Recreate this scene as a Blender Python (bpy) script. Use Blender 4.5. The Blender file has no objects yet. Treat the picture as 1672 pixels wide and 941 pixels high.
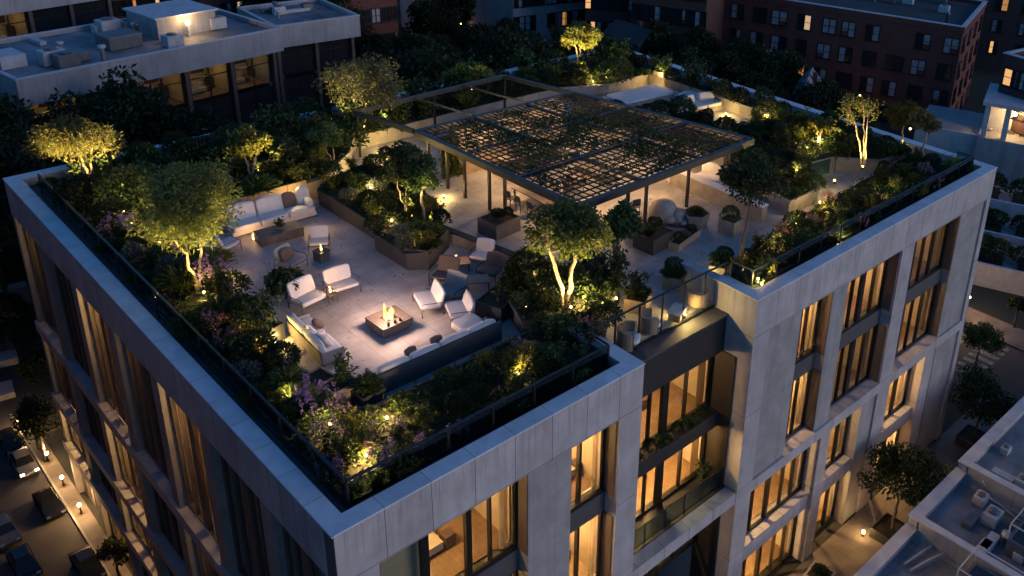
import bpy, math, random
import numpy as np
from mathutils import Vector, Matrix
random.seed(7); rng = np.random.default_rng(11)
S = bpy.context.scene
COL = S.collection
PI = math.pi; R = math.radians

# ------------------------------------------------------------------ camera (solved from the vanishing points of the roof)
F, CX, CY = 1519.059, 1075.715, 270.103
CAM = np.array([-8.469234, -18.615652, 18.980496])
ROT = np.array([[0.68887369, -0.72283054, 0.05448891], [-0.24322816, -0.30130358, -0.92198493], [0.68285657, 0.62187793, -0.38337285]])
cam = bpy.data.cameras.new('camera'); co = bpy.data.objects.new('camera', cam); COL.objects.link(co)
cam.sensor_width = 36; cam.sensor_fit = 'HORIZONTAL'; cam.lens = F / 1672 * 36
cam.shift_x = (836 - CX) / 1672; cam.shift_y = (CY - 470.5) / 1672
cam.clip_start = .1; cam.clip_end = 3000
m = Matrix.Identity(4)
for i in range(3):
    m[i][0] = ROT[0][i]; m[i][1] = -ROT[1][i]; m[i][2] = -ROT[2][i]; m[i][3] = CAM[i]
co.matrix_world = m
S.camera = co

def at(u, v, z=-1.1):
    d = ROT.T @ np.array([(u - CX) / F, (v - CY) / F, 1.])
    t = (z - CAM[2]) / d[2]
    q = CAM + t * d
    return float(q[0]), float(q[1])

def height_at(x, y, v):
    """height above z=0 of the point over (x, y) that is seen at picture row v"""
    lo, hi = -30., 30.
    for _ in range(50):
        z = (lo + hi) / 2
        q = ROT @ (np.array([x, y, z]) - CAM)
        if CY + F * q[1] / q[2] > v: lo = z
        else: hi = z
    return z

# ------------------------------------------------------------------ materials
MATS = {}
def nd(nt, t, **kw):
    n = nt.nodes.new(t)
    for k, v in kw.items():
        if k.startswith('i_'):
            key = k[2:]
            n.inputs[int(key) if key.isdigit() else key.replace('_', ' ')].default_value = v
        else: setattr(n, k, v)
    return n

def mat(name, col, rough=.6, metal=0., var=.25, scale=1.2, bump=.0, bscale=20., joints=None, spec=.5, col2=None, streak=0., jw=.012, jdark=.35, drip=0.):
    """joints: list of (axis, period, offset)"""
    if name in MATS: return MATS[name]
    M = bpy.data.materials.new(name); M.use_nodes = True; nt = M.node_tree; L = nt.links
    b = nt.nodes['Principled BSDF']
    b.inputs['Roughness'].default_value = rough; b.inputs['Metallic'].default_value = metal
    b.inputs['Specular IOR Level'].default_value = spec
    tc = nd(nt, 'ShaderNodeTexCoord')
    n1 = nd(nt, 'ShaderNodeTexNoise', i_Scale=scale, i_Detail=6., i_Roughness=.62); L.new(tc.outputs['Object'], n1.inputs['Vector'])
    ramp = nd(nt, 'ShaderNodeMapRange', i_1=.3, i_2=.7, i_3=1 - var, i_4=1 + var * .6); L.new(n1.outputs['Fac'], ramp.inputs[0])
    c2 = col2 if col2 else col
    n2 = nd(nt, 'ShaderNodeTexNoise', i_Scale=scale * .37, i_Detail=3.); L.new(tc.outputs['Object'], n2.inputs['Vector'])
    r2 = nd(nt, 'ShaderNodeMapRange', i_1=.4, i_2=.6); L.new(n2.outputs['Fac'], r2.inputs[0])
    mx = nd(nt, 'ShaderNodeMix', data_type='RGBA'); mx.inputs[6].default_value = (*col, 1); mx.inputs[7].default_value = (*c2, 1); L.new(r2.outputs[0], mx.inputs[0])
    hsv = nd(nt, 'ShaderNodeHueSaturation'); L.new(mx.outputs[2], hsv.inputs['Color'])
    val = ramp.outputs[0]
    sep = nd(nt, 'ShaderNodeSeparateXYZ'); L.new(tc.outputs['Object'], sep.inputs[0])
    if streak:
        mp = nd(nt, 'ShaderNodeMapping'); mp.inputs['Scale'].default_value = (1.9, 1.9, .16); L.new(tc.outputs['Object'], mp.inputs[0])
        n3 = nd(nt, 'ShaderNodeTexNoise', i_Scale=1.3, i_Detail=5.); L.new(mp.outputs[0], n3.inputs['Vector'])
        r3 = nd(nt, 'ShaderNodeMapRange', i_1=.5, i_2=.72, i_3=1., i_4=1 - streak); L.new(n3.outputs['Fac'], r3.inputs[0])
        mm = nd(nt, 'ShaderNodeMath', operation='MULTIPLY'); L.new(val, mm.inputs[0]); L.new(r3.outputs[0], mm.inputs[1]); val = mm.outputs[0]
    if drip:  # rain stains running down from the coping
        mp = nd(nt, 'ShaderNodeMapping'); mp.inputs['Scale'].default_value = (2.6, 2.6, .12); L.new(tc.outputs['Object'], mp.inputs[0])
        n5 = nd(nt, 'ShaderNodeTexNoise', i_Scale=1.6, i_Detail=4., i_Roughness=.7); L.new(mp.outputs[0], n5.inputs['Vector'])
        r5 = nd(nt, 'ShaderNodeMapRange', i_1=.5, i_2=.68, i_3=0., i_4=drip); L.new(n5.outputs['Fac'], r5.inputs[0])
        r6 = nd(nt, 'ShaderNodeMapRange', i_1=-1.7, i_2=-.1, i_3=.12, i_4=1.); L.new(sep.outputs[2], r6.inputs[0])
        m5 = nd(nt, 'ShaderNodeMath', operation='MULTIPLY'); L.new(r5.outputs[0], m5.inputs[0]); L.new(r6.outputs[0], m5.inputs[1])
        m6 = nd(nt, 'ShaderNodeMath', operation='SUBTRACT'); m6.inputs[0].default_value = 1.; L.new(m5.outputs[0], m6.inputs[1])
        mm = nd(nt, 'ShaderNodeMath', operation='MULTIPLY'); L.new(val, mm.inputs[0]); L.new(m6.outputs[0], mm.inputs[1]); val = mm.outputs[0]
    for ax, per, off in joints or ():
        a = nd(nt, 'ShaderNodeMath', operation='SUBTRACT'); L.new(sep.outputs[ax], a.inputs[0]); a.inputs[1].default_value = off
        d = nd(nt, 'ShaderNodeMath', operation='DIVIDE'); L.new(a.outputs[0], d.inputs[0]); d.inputs[1].default_value = per
        # panel tone differs a little from panel to panel
        fl = nd(nt, 'ShaderNodeMath', operation='FLOOR'); L.new(d.outputs[0], fl.inputs[0])
        wn = nd(nt, 'ShaderNodeTexWhiteNoise', noise_dimensions='1D'); L.new(fl.outputs[0], wn.inputs['W'])
        wr = nd(nt, 'ShaderNodeMapRange', i_3=.93, i_4=1.05); L.new(wn.outputs['Value'], wr.inputs[0])
        f = nd(nt, 'ShaderNodeMath', operation='FRACT'); L.new(d.outputs[0], f.inputs[0])
        g = nd(nt, 'ShaderNodeMath', operation='GREATER_THAN'); L.new(f.outputs[0], g.inputs[0]); g.inputs[1].default_value = jw * 2 / per
        h = nd(nt, 'ShaderNodeMapRange', i_3=jdark, i_4=1.); L.new(g.outputs[0], h.inputs[0])
        for q in (h, wr):
            mm = nd(nt, 'ShaderNodeMath', operation='MULTIPLY'); L.new(val, mm.inputs[0]); L.new(q.outputs[0], mm.inputs[1]); val = mm.outputs[0]
    L.new(val, hsv.inputs['Value']); L.new(hsv.outputs[0], b.inputs['Base Color'])
    rr = nd(nt, 'ShaderNodeMapRange', i_3=max(.02, rough - .12), i_4=min(1, rough + .12)); L.new(n1.outputs['Fac'], rr.inputs[0]); L.new(rr.outputs[0], b.inputs['Roughness'])
    if bump:
        n4 = nd(nt, 'ShaderNodeTexNoise', i_Scale=bscale, i_Detail=4.); L.new(tc.outputs['Object'], n4.inputs['Vector'])
        bp = nd(nt, 'ShaderNodeBump', i_Strength=bump, i_Distance=.02); L.new(n4.outputs['Fac'], bp.inputs['Height']); L.new(bp.outputs[0], b.inputs['Normal'])
    MATS[name] = M; return M

def emit(name, col, s):
    if name in MATS: return MATS[name]
    M = bpy.data.materials.new(name); M.use_nodes = True; nt = M.node_tree
    b = nt.nodes['Principled BSDF']; b.inputs['Base Color'].default_value = (*col, 1)
    b.inputs['Emission Color'].default_value = (*col, 1); b.inputs['Emission Strength'].default_value = s
    MATS[name] = M; return M

def glass(name, tint=(.9, .93, .92), refl=.08, dark=0.):
    if name in MATS: return MATS[name]
    M = bpy.data.materials.new(name); M.use_nodes = True; nt = M.node_tree; L = nt.links
    nt.nodes.remove(nt.nodes['Principled BSDF']); out = nt.nodes['Material Output']
    t = nd(nt, 'ShaderNodeBsdfTransparent'); t.inputs[0].default_value = (*tint, 1)
    g = nd(nt, 'ShaderNodeBsdfGlossy'); g.inputs['Roughness'].default_value = .03
    lw = nd(nt, 'ShaderNodeLayerWeight', i_Blend=.5)
    pw = nd(nt, 'ShaderNodeMath', operation='POWER'); L.new(lw.outputs['Facing'], pw.inputs[0]); pw.inputs[1].default_value = 4.
    a = nd(nt, 'ShaderNodeMath', operation='MULTIPLY_ADD'); L.new(pw.outputs[0], a.inputs[0]); a.inputs[1].default_value = .7; a.inputs[2].default_value = refl * .5
    mx = nd(nt, 'ShaderNodeMixShader'); L.new(a.outputs[0], mx.inputs[0]); L.new(t.outputs[0], mx.inputs[1]); L.new(g.outputs[0], mx.inputs[2])
    L.new(mx.outputs[0], out.inputs[0])
    MATS[name] = M; return M

def leafmat(name, col, col2, trans=.35, rough=.55):
    if name in MATS: return MATS[name]
    M = bpy.data.materials.new(name); M.use_nodes = True; nt = M.node_tree; L = nt.links
    b = nt.nodes['Principled BSDF']; out = nt.nodes['Material Output']
    ge = nd(nt, 'ShaderNodeNewGeometry'); oi = nd(nt, 'ShaderNodeObjectInfo')
    mx = nd(nt, 'ShaderNodeMix', data_type='RGBA'); mx.inputs[6].default_value = (*col, 1); mx.inputs[7].default_value = (*col2, 1)
    L.new(ge.outputs['Random Per Island'], mx.inputs[0])
    hsv = nd(nt, 'ShaderNodeHueSaturation'); L.new(mx.outputs[2], hsv.inputs['Color'])
    mr = nd(nt, 'ShaderNodeMapRange', i_3=.65, i_4=1.35); L.new(oi.outputs['Random'], mr.inputs[0]); L.new(mr.outputs[0], hsv.inputs['Value'])
    mr2 = nd(nt, 'ShaderNodeMapRange', i_3=.475, i_4=.525); L.new(oi.outputs['Random'], mr2.inputs[0]); L.new(mr2.outputs[0], hsv.inputs['Hue'])
    L.new(hsv.outputs[0], b.inputs['Base Color']); b.inputs['Roughness'].default_value = rough; b.inputs['Specular IOR Level'].default_value = .3
    tr = nd(nt, 'ShaderNodeBsdfTranslucent'); L.new(hsv.outputs[0], tr.inputs[0])
    ms = nd(nt, 'ShaderNodeMixShader'); ms.inputs[0].default_value = trans; L.new(b.outputs[0], ms.inputs[1]); L.new(tr.outputs[0], ms.inputs[2]); L.new(ms.outputs[0], out.inputs[0])
    MATS[name] = M; return M

# ------------------------------------------------------------------ mesh builder
class MB:
    def __init__(s): s.v = []; s.f = []; s.sm = []
    def add(s, vs, fs, smooth=False):
        o = len(s.v); s.v.extend(tuple(map(float, q)) for q in vs); s.f.extend(tuple(o + i for i in f) for f in fs); s.sm.extend([smooth] * len(fs)); return s
    def bb(s, x0, x1, y0, y1, z0, z1):
        v = [(x0, y0, z0), (x1, y0, z0), (x1, y1, z0), (x0, y1, z0), (x0, y0, z1), (x1, y0, z1), (x1, y1, z1), (x0, y1, z1)]
        return s.add(v, [(3, 2, 1, 0), (4, 5, 6, 7), (0, 1, 5, 4), (1, 2, 6, 5), (2, 3, 7, 6), (3, 0, 4, 7)])
    def box(s, cx, cy, cz, sx, sy, sz, rz=0., tilt=None):
        """centre, full size, turn about z, tilt = matrix applied first"""
        Mx = Matrix.Rotation(rz, 3, 'Z') @ (tilt if tilt is not None else Matrix.Identity(3))
        vs = []
        for dz in (-.5, .5):
            for dx, dy in ((-.5, -.5), (.5, -.5), (.5, .5), (-.5, .5)):
                q = Mx @ Vector((dx * sx, dy * sy, dz * sz)); vs.append((cx + q.x, cy + q.y, cz + q.z))
        return s.add(vs, [(3, 2, 1, 0), (4, 5, 6, 7), (0, 1, 5, 4), (1, 2, 6, 5), (2, 3, 7, 6), (3, 0, 4, 7)])
    def prism(s, pts, z0, z1):
        n = len(pts)
        v = [(x, y, z0) for x, y in pts] + [(x, y, z1) for x, y in pts]
        ar = sum(pts[i][0] * pts[(i + 1) % n][1] - pts[(i + 1) % n][0] * pts[i][1] for i in range(n))
        f = [tuple(range(n - 1, -1, -1)), tuple(range(n, 2 * n))] + [(i, (i + 1) % n, n + (i + 1) % n, n + i) for i in range(n)]
        if ar < 0: f = [tuple(reversed(q)) for q in f]
        return s.add(v, f)
    def bar(s, p, q, w, h=None):
        """square bar from p to q"""
        p = Vector(p); q = Vector(q); d = (q - p).normalized(); h = h or w
        up = Vector((0, 0, 1)) if abs(d.z) < .95 else Vector((0, 1, 0))
        a = d.cross(up).normalized() * (w / 2); b = a.cross(d).normalized() * (h / 2)
        v = [r + x * a + y * b for r in (p, q) for x, y in ((-1, -1), (1, -1), (1, 1), (-1, 1))]
        return s.add(v, [(0, 1, 2, 3), (7, 6, 5, 4), (0, 4, 5, 1), (1, 5, 6, 2), (2, 6, 7, 3), (3, 7, 4, 0)])
    def tube(s, pts, rad, n=7, cap=True):
        pts = [Vector(p) for p in pts]
        if not hasattr(rad, '__len__'): rad = [rad] * len(pts)
        v = []; ref = Vector((.31, .72, .12)).normalized()
        for i, p in enumerate(pts):
            d = (pts[min(i + 1, len(pts) - 1)] - pts[max(i - 1, 0)]).normalized()
            a = d.cross(ref)
            if a.length < .05: a = d.cross(Vector((1, 0, 0)))
            a.normalize(); b = d.cross(a)
            for k in range(n):
                t = 2 * PI * k / n; v.append(p + (a * math.cos(t) + b * math.sin(t)) * rad[i])
        f = [(i * n + k, i * n + (k + 1) % n, (i + 1) * n + (k + 1) % n, (i + 1) * n + k) for i in range(len(pts) - 1) for k in range(n)]
        s.add(v, f, True)
        if cap:
            o = len(s.v) - len(v); s.f += [tuple(o + k for k in range(n - 1, -1, -1)), tuple(o + (len(pts) - 1) * n + k for k in range(n))]; s.sm += [False, False]
        return s
    def lathe(s, cx, cy, prof, n=16, smooth=True):
        v = [(cx + r * math.cos(2 * PI * k / n), cy + r * math.sin(2 * PI * k / n), z) for r, z in prof for k in range(n)]
        f = [(i * n + k, i * n + (k + 1) % n, (i + 1) * n + (k + 1) % n, (i + 1) * n + k) for i in range(len(prof) - 1) for k in range(n)]
        s.add(v, f, smooth)
        o = len(s.v) - len(v); s.f += [tuple(o + k for k in range(n - 1, -1, -1)), tuple(o + (len(prof) - 1) * n + k for k in range(n))]; s.sm += [False, False]
        return s
    def cushion(s, cx, cy, cz, sx, sy, sz, rz=0., tilt=None, e=.28, puff=.12):
        """soft rounded block with crowned faces"""
        nu, nv = 20, 11
        Mx = Matrix.Rotation(rz, 3, 'Z') @ (tilt if tilt is not None else Matrix.Identity(3))
        sg = lambda t, p: math.copysign(abs(t) ** p, t)
        v = []
        for j in range(nv):
            ph = -PI / 2 + PI * j / (nv - 1)
            for i in range(nu):
                th = 2 * PI * i / nu
                x = sg(math.cos(ph), e) * sg(math.cos(th), e); y = sg(math.cos(ph), e) * sg(math.sin(th), e); z = sg(math.sin(ph), e)
                k = 1 + puff * (1 - min(1, x * x)) * (1 - min(1, y * y))
                zz = z * k + .04 * math.sin(3.1 * x + cx * 5) * math.sin(2.3 * y + cy * 3)
                q = Mx @ Vector((x * sx / 2, y * sy / 2, zz * sz / 2)); v.append((cx + q.x, cy + q.y, cz + q.z))
        f = [(j * nu + i, j * nu + (i + 1) % nu, (j + 1) * nu + (i + 1) % nu, (j + 1) * nu + i) for j in range(nv - 1) for i in range(nu)]
        return s.add(v, f, True)
    def build(s, name, material, parent=None, **pr):
        me = bpy.data.meshes.new(name); me.from_pydata(s.v, [], s.f)
        if any(s.sm): me.polygons.foreach_set('use_smooth', s.sm)
        me.materials.append(material); me.update()
        o = bpy.data.objects.new(name, me); COL.objects.link(o)
        if parent is not None: o.parent = parent; o.matrix_parent_inverse = Matrix.Translation(-Vector(parent.location)) if False else Matrix.Identity(4)
        for k, q in pr.items(): o[k] = q
        return o

def bevel(o, w=.015, seg=2):
    md = o.modifiers.new('bevel', 'BEVEL'); md.width = w; md.segments = seg; md.limit_method = 'ANGLE'; md.angle_limit = R(50)
    return o

LABELS = set()
def thing(name, label, cat, loc=(0, 0, 0), rz=0., group=None, sc=1.):
    o = bpy.data.objects.new(name, None); COL.objects.link(o); o.location = loc; o.rotation_euler = (0, 0, rz); o.scale = (sc, sc, sc)
    o.empty_display_size = .2
    return tag(o, label, cat, group)
def tag(o, label, cat, group=None, kind=None):
    o['label'] = label; o['category'] = cat
    if group: o['group'] = group
    if kind: o['kind'] = kind
    return o
def struct(name, mb, M):
    return mb.build(name, M, None, kind='structure')
def copy_thing(o, loc=None, rz=None, sc=None, label=None, group=None, parent=None):
    c = o.copy(); COL.objects.link(c)
    if parent is not None: c.parent = parent
    if loc is not None: c.location = loc
    if rz is not None: c.rotation_euler = (0, 0, rz)
    if sc is not None: c.scale = (sc, sc, sc) if not hasattr(sc, '__len__') else sc
    if label: c['label'] = label
    if group: c['group'] = group
    for ch in list(o.children): copy_thing(ch, parent=c)
    return c
ORD = 'first second third fourth fifth sixth seventh eighth ninth tenth eleventh twelfth thirteenth fourteenth fifteenth sixteenth seventeenth eighteenth nineteenth'.split()
def ordw(i):
    if i >= 99: return 'hundredth' if i == 99 else 'hundred-' + ordw(i - 100)
    if i < 19: return ORD[i]
    t = (i + 1) // 10; u = (i + 1) % 10
    tens = ['', '', 'twenty', 'thirty', 'forty', 'fifty', 'sixty', 'seventy', 'eighty', 'ninety'][t]
    return (tens[:-1] + 'ieth') if u == 0 else tens + '-' + ORD[u - 1]

def lamp(kind, loc, power, col, parent=None, radius=.05, target=None, angle=90, blend=.6):
    l = bpy.data.lights.new('lamp_light', kind); l.energy = power; l.color = col; l.shadow_soft_size = radius
    o = bpy.data.objects.new('lamp_light', l); COL.objects.link(o); o.location = loc
    if kind == 'SPOT':
        l.spot_size = R(angle); l.spot_blend = blend
        d = Vector(target) - Vector(loc); o.rotation_euler = d.to_track_quat('-Z', 'Y').to_euler()
    if parent is not None: o.parent = parent
    return o
WARM = (1., .62, .26); AMBER = (1., .66, .2); CANDLE = (1., .5, .17)
# ------------------------------------------------------------------ the materials of the place
conc_x = mat('concrete_panels', (.46, .43, .45), .75, var=.22, scale=.9, bump=.15, bscale=9, joints=[(0, 1.52, .02), (2, 3.97, -1.83)], streak=.14, jw=.011, jdark=.22, drip=.4)
conc_y_shaded = mat('concrete_panels_shaded_side', (.40, .365, .37), .75, var=.22, scale=.9, bump=.15, bscale=9, joints=[(1, 1.53, 0.)], streak=.14, jw=.011, jdark=.22, drip=.4)  # same concrete in a darker colour, painting in the shade of the left face
cop_x = mat('coping_stone', (.62, .63, .66), .55, var=.2, scale=1.1, bump=.08, bscale=12, joints=[(0, 1.52, .02)], jw=.01)
cop_y = mat('coping_stone_side', (.62, .63, .66), .55, var=.2, scale=1.1, bump=.08, bscale=12, joints=[(1, 1.53, 0.)], jw=.01)
panel = mat('concrete_infill', (.36, .345, .35), .8, var=.25, scale=.8, bump=.15, bscale=8, joints=[(0, .95, .3), (2, 3.97, -1.83)], streak=.2, jw=.007, jdark=.55)
spand = mat('spandrel_metal', (.08, .08, .09), .75, .1, var=.2, scale=2)
dmetal = mat('dark_metal', (.03, .031, .035), .42, .6, var=.2, scale=3)
railm = mat('railing_metal', (.045, .05, .056), .38, .7, var=.2, scale=4)
slate = mat('gutter_slate', (.06, .068, .078), .6, var=.3, scale=2.)
deckm = mat('terrace_paving', (.46, .435, .42), .6, var=.34, scale=.9, bump=.15, bscale=14, joints=[(0, 1.2, .1), (1, 1.2, .3)], col2=(.38, .36, .345), jw=.01, jdark=.6)
soil = mat('planting_soil', (.025, .018, .012), .95, var=.4, scale=5, bump=.6, bscale=16)
fascia_d = mat('recess_fascia', (.038, .038, .043), .5, .3, var=.15, scale=2, joints=[(0, 1.3, .2)], jw=.006)
room_w = mat('room_wall', (.55, .45, .34), .85, var=.15, scale=.8)
room_f = mat('room_floor', (.26, .17, .10), .5, var=.3, scale=2.2, joints=[(0, .2, 0)], jw=.004)
curt = leafmat('curtain_cloth', (.5, .42, .32), (.5, .42, .32), .72, .9)
furn_d = mat('indoor_furniture', (.09, .06, .045), .7, var=.3, scale=3)
furn_l = mat('indoor_upholstery', (.42, .37, .31), .85, var=.2, scale=3)
winf = mat('window_frame_metal', (.022, .021, .021), .45, .5, var=.2, scale=3)
bronze = mat('bronze_window_frame', (.075, .052, .04), .5, .4, var=.25, scale=3)
wglass = glass('window_glass', (.86, .88, .86), .10)
cglass_r = glass('clear_railing_glass', (.88, .9, .9), .06)
stone_p = mat('grey_stone_pier', (.26, .235, .225), .75, var=.25, scale=1.1, streak=.2)
bronze_p = mat('bronze_panel', (.12, .095, .085), .6, .1, var=.25, scale=1.2, streak=.2)
brown_p = mat('brown_panel', (.034, .026, .022), .6, var=.25, scale=1.5)
pbeam = mat('pergola_beam', (.055, .06, .068), .45, .5, var=.2, scale=3)
rglass = glass('railing_glass', (.48, .57, .57), .07)
timber = mat('grey_timber', (.16, .125, .105), .7, var=.35, scale=3.5, bump=.2, bscale=25, streak=.25)
char_w = mat('charcoal_weave', (.075, .077, .086), .75, var=.25, scale=8, bump=.5, bscale=70)
white_c = mat('white_upholstery', (.66, .645, .64), .9, var=.1, scale=2.2, bump=.25, bscale=45)
brown_c = mat('brown_cushion_cloth', (.14, .105, .085), .9, var=.2, scale=3, bump=.3, bscale=50)
grey_c = mat('grey_cushion_cloth', (.30, .29, .29), .9, var=.15, scale=3, bump=.3, bscale=50)
ston = mat('planter_stone', (.30, .27, .245), .75, var=.25, scale=2, bump=.2, bscale=14, streak=.25)
slatm = mat('pergola_slat', (.016, .018, .021), .6, .2, var=.2, scale=3)
dplant = mat('planter_charcoal', (.042, .044, .048), .65, var=.25, scale=2, bump=.1, bscale=12)
tan_w = mat('tan_board', (.33, .245, .17), .7, var=.25, scale=2.5, bump=.1, bscale=18)
bulb = emit('lamp_glow', (1., .56, .15), 12.)
bulb_s = emit('lamp_glow_small', (1., .6, .22), 9.)
bark_l = mat('pale_bark', (.36, .28, .19), .85, var=.35, scale=6, bump=.5, bscale=30)
bark_d = mat('dark_bark', (.09, .07, .05), .9, var=.35, scale=6, bump=.5, bscale=30)
L_dark = leafmat('leaf_dark', (.018, .032, .014), (.035, .06, .02))
L_mid = leafmat('leaf_mid', (.035, .062, .02), (.07, .105, .032))
L_olive = leafmat('leaf_olive', (.075, .10, .035), (.12, .14, .05), .45)
L_gold = leafmat('leaf_gold', (.10, .115, .018), (.15, .145, .03), .45)
L_silver = leafmat('leaf_silver', (.075, .095, .085), (.12, .14, .125))
L_purple = leafmat('flower_purple', (.17, .09, .24), (.30, .18, .36), .3)
L_pink = leafmat('flower_pink', (.38, .13, .17), (.5, .24, .26), .3)
L_far = leafmat('leaf_far', (.010, .020, .010), (.022, .038, .016))
# ------------------------------------------------------------------ the concrete apartment building with the roof garden
W, LN, E1, E2, D, GZ = 40., 30.62, 11.83, 18.31, -1.1, -18.6
bld = thing('apartment_building', 'pale concrete apartment building carrying the lit roof garden', 'building')
FZ = -1.86
def pieces(mb, name, M, bev=0., parent=None):
    """each box of the builder (8 corners) becomes a part of its own"""
    for i in range(0, len(mb.v), 8):
        q = MB(); q.v = mb.v[i:i + 8]; q.f = [tuple(j - i for j in f) for f in mb.f[i // 8 * 6:i // 8 * 6 + 6]]; q.sm = [False] * 6
        o = q.build(name, M, parent or bld)
        if bev: bevel(o, bev)
# --- right-hand front: frame of piers, fascia and beams
fr = MB()
fr.bb(0.03, E1, 0, .55, FZ, -.06)
fr.bb(E2, W, 0, .55, FZ, -.06)
for x0, x1 in ((.03, 1.28), (10.75, E1), (E2, 19.4), (30.25, 31.48), (39.5, W)):
    fr.bb(x0, x1, 0, 1.1, -18.6, FZ)
for x0, x1 in ((1.28, 10.75), (19.4, 30.25), (31.48, 39.5)):
    fr.bb(x0, x1, 0.0, 1.1, -10.42, -9.8)
fr.bb(E1, E2, .02, .6, -10.42, -9.8); rs_ = MB(); rs_.bb(E1 + .003, E2 - .003, .603, 3.2, -10.4, -9.82); rs_.build('balcony', fascia_d, bld)
fr.bb(E1 - .5, E1, 1.103, 4.2, -18.6, -.06); fr.bb(E2, E2 + .5, 1.103, 4.2, -18.6, -.06); fr.bb(E1 - .5, E1, .553, 1.1, FZ + .003, -.06); fr.bb(E2, E2 + .5, .553, 1.1, FZ + .003, -.06)
for x0, x1 in ((25.0, 25.85), (35.4, 36.6), (3.9, 4.7)):
    fr.bb(x0, x1, .03, 1.1, -18.6, -10.42)
pieces(fr, 'front_wall', conc_x)
pn = MB()
for x0, x1, a, b in ((6.72, 8.6, -9.8, FZ), (19.4, 21.9, -9.8, FZ), (24.34, 25.6, -9.8, FZ), (36.7, 39.5, -9.8, FZ), (36.9, 39.5, -18.6, -10.42), (28.9, 30.25, -18.6, -10.42)):
    pn.bb(x0, x1, .12, 1.0, a, b)
pieces(pn, 'infill_panel', panel)
# --- left side: piers, fascia and projecting ledges
ls = MB(); lp = MB(); ll = MB(); NB = 7; PB = LN / NB
ls.bb(0, .55, .55, LN, FZ, -.06)
for i in range(NB + 1):
    y = i * PB
    (ls if i == 0 else lp).bb(.02, .4, max(.03, y - .36), min(LN, y + .36), -18.6, FZ)
for a, b in ((-8.3, -7.75), (-12.6, -12.1), (-15.6, -15.15)):
    ll.bb(-.1, .3, .03, LN, a, b)
pieces(ls, 'side_wall', conc_y_shaded); pieces(lp, 'pier', stone_p); pieces(ll, 'ledge', conc_y_shaded)
bk = MB(); bk.bb(.5, W, LN - .5, LN - .02, -18.6, -.06); bk.bb(W - .5, W - .02, .6, LN - .5, -18.6, -.06)
pieces(bk, 'rear_wall', conc_x)
# --- coping stones with mitred corners
c1 = MB(); c2 = MB(); cw = .6
def slab4(mb, pts, z0=-.06, z1=0.): mb.prism(pts, z0, z1)
o_ = .03
slab4(c1, [(-o_, -o_), (E1 + o_, -o_), (E1 - cw, cw), (cw, cw)])
slab4(c1, [(E2 - o_, -o_), (W + o_, -o_), (W - cw, cw), (E2 + cw, cw)])
slab4(c1, [(-o_, LN + o_), (cw, LN - cw), (W - cw, LN - cw), (W + o_, LN + o_)])
slab4(c2, [(-o_, -o_), (cw, cw), (cw, LN - cw), (-o_, LN + o_)])
slab4(c2, [(W + o_, -o_), (W + o_, LN + o_), (W - cw, LN - cw), (W - cw, cw)])
slab4(c2, [(E1 + o_, -o_), (E1 + o_, 2.3), (E1 - cw, 2.3), (E1 - cw, cw)])
slab4(c2, [(E2 - o_, -o_), (E2 + cw, cw), (E2 + cw, 2.3), (E2 - o_, 2.3)])
pieces(c1, 'coping', cop_x, .012); pieces(c2, 'coping', cop_y, .012)
# --- gutter strip inside the coping, inner upstand, deck
gu = MB(); gz = -.42
gu.bb(cw, E1 - cw, cw, 1.1, -.7, gz); gu.bb(E2 + cw, W - cw, cw, 1.1, -.7, gz)
gu.bb(cw, 1.1, 1.1, LN - cw, -.7, gz); gu.bb(W - cw - .4, W - cw, 1.1, LN - cw, -.7, gz)
gu.bb(1.1, W - 1.0, LN - 1.0, LN - cw, -.7, gz)
pieces(gu, 'gutter', slate)
up = MB()
for a in ((.55, E1 - .55, .3, .597), (E2 + .55, W - .55, .3, .597), (.3, .597, .55, LN - .55), (W - .597, W - .3, .55, LN - .55), (.55, W - .55, LN - .597, LN - .3)):
    up.bb(a[0], a[1], a[2], a[3], -.75, -.062)
up.bb(E1 - .597, E1 - .51, .6, 2.28, -1.2, -.062); up.bb(E2 + .51, E2 + .597, .6, 2.28, -1.2, -.062)
pieces(up, 'parapet_upstand', conc_x)
dk = MB(); dk.bb(.9, W - .9, 2.3, LN - .9, -1.45, D); dk.bb(.9, E1 - .6, 1.1, 2.3, -1.45, D); dk.bb(E2 + .6, W - .9, 1.1, 2.3, -1.45, D)
dk.build('roof_terrace', deckm, bld)
core = MB(); core.bb(7.2, W - 6.5, 6.9, LN - 6, -18.5, -1.5); core.build('core', dmetal, bld)
# --- the recess between the two front blocks
rc = MB(); rc.bb(E1 + .003, E2 - .003, 1.45, 2.4, -3.1, -1.37); rc.build('recess_fascia', fascia_d, bld)
rc = MB(); rc.bb(E1 + .003, E2 - .003, 1.36, 2.28, -1.37, -1.28); bevel(rc.build('terrace_ledge', spand, bld), .01)
rc = MB(); rc.bb(E1 + .06, E2 - .06, 1.35, 2.2, -6.9, -6.15); rc.build('balcony', fascia_d, bld)
rc = MB(); rc.bb(E2 - .06, E2 - .003, .75, 2.15, -9.8, -3.1); rc.bb(E1 + .003, E1 + .06, .75, 2.15, -9.8, -3.1); rc.bb(E2 - .06, E2 - .003, .75, 2.15, -18.6, -10.42); pieces(rc, 'side_panel', brown_p)
# balcony rail on the middle slab
br = MB()
for i in range(6):
    x = E1 + .25 + i * 1.19; br.bar((x, .75, -9.8), (x, .75, -8.75), .045)
br.bar((E1 + .1, .75, -8.72), (E2 - .1, .75, -8.72), .06, .05)
br.build('balcony_rail', dmetal, bld)
br = MB(); br.bb(E1 + .2, E2 - .2, .74, .76, -9.75, -8.78); br.build('balcony_glass', rglass, bld)

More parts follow.
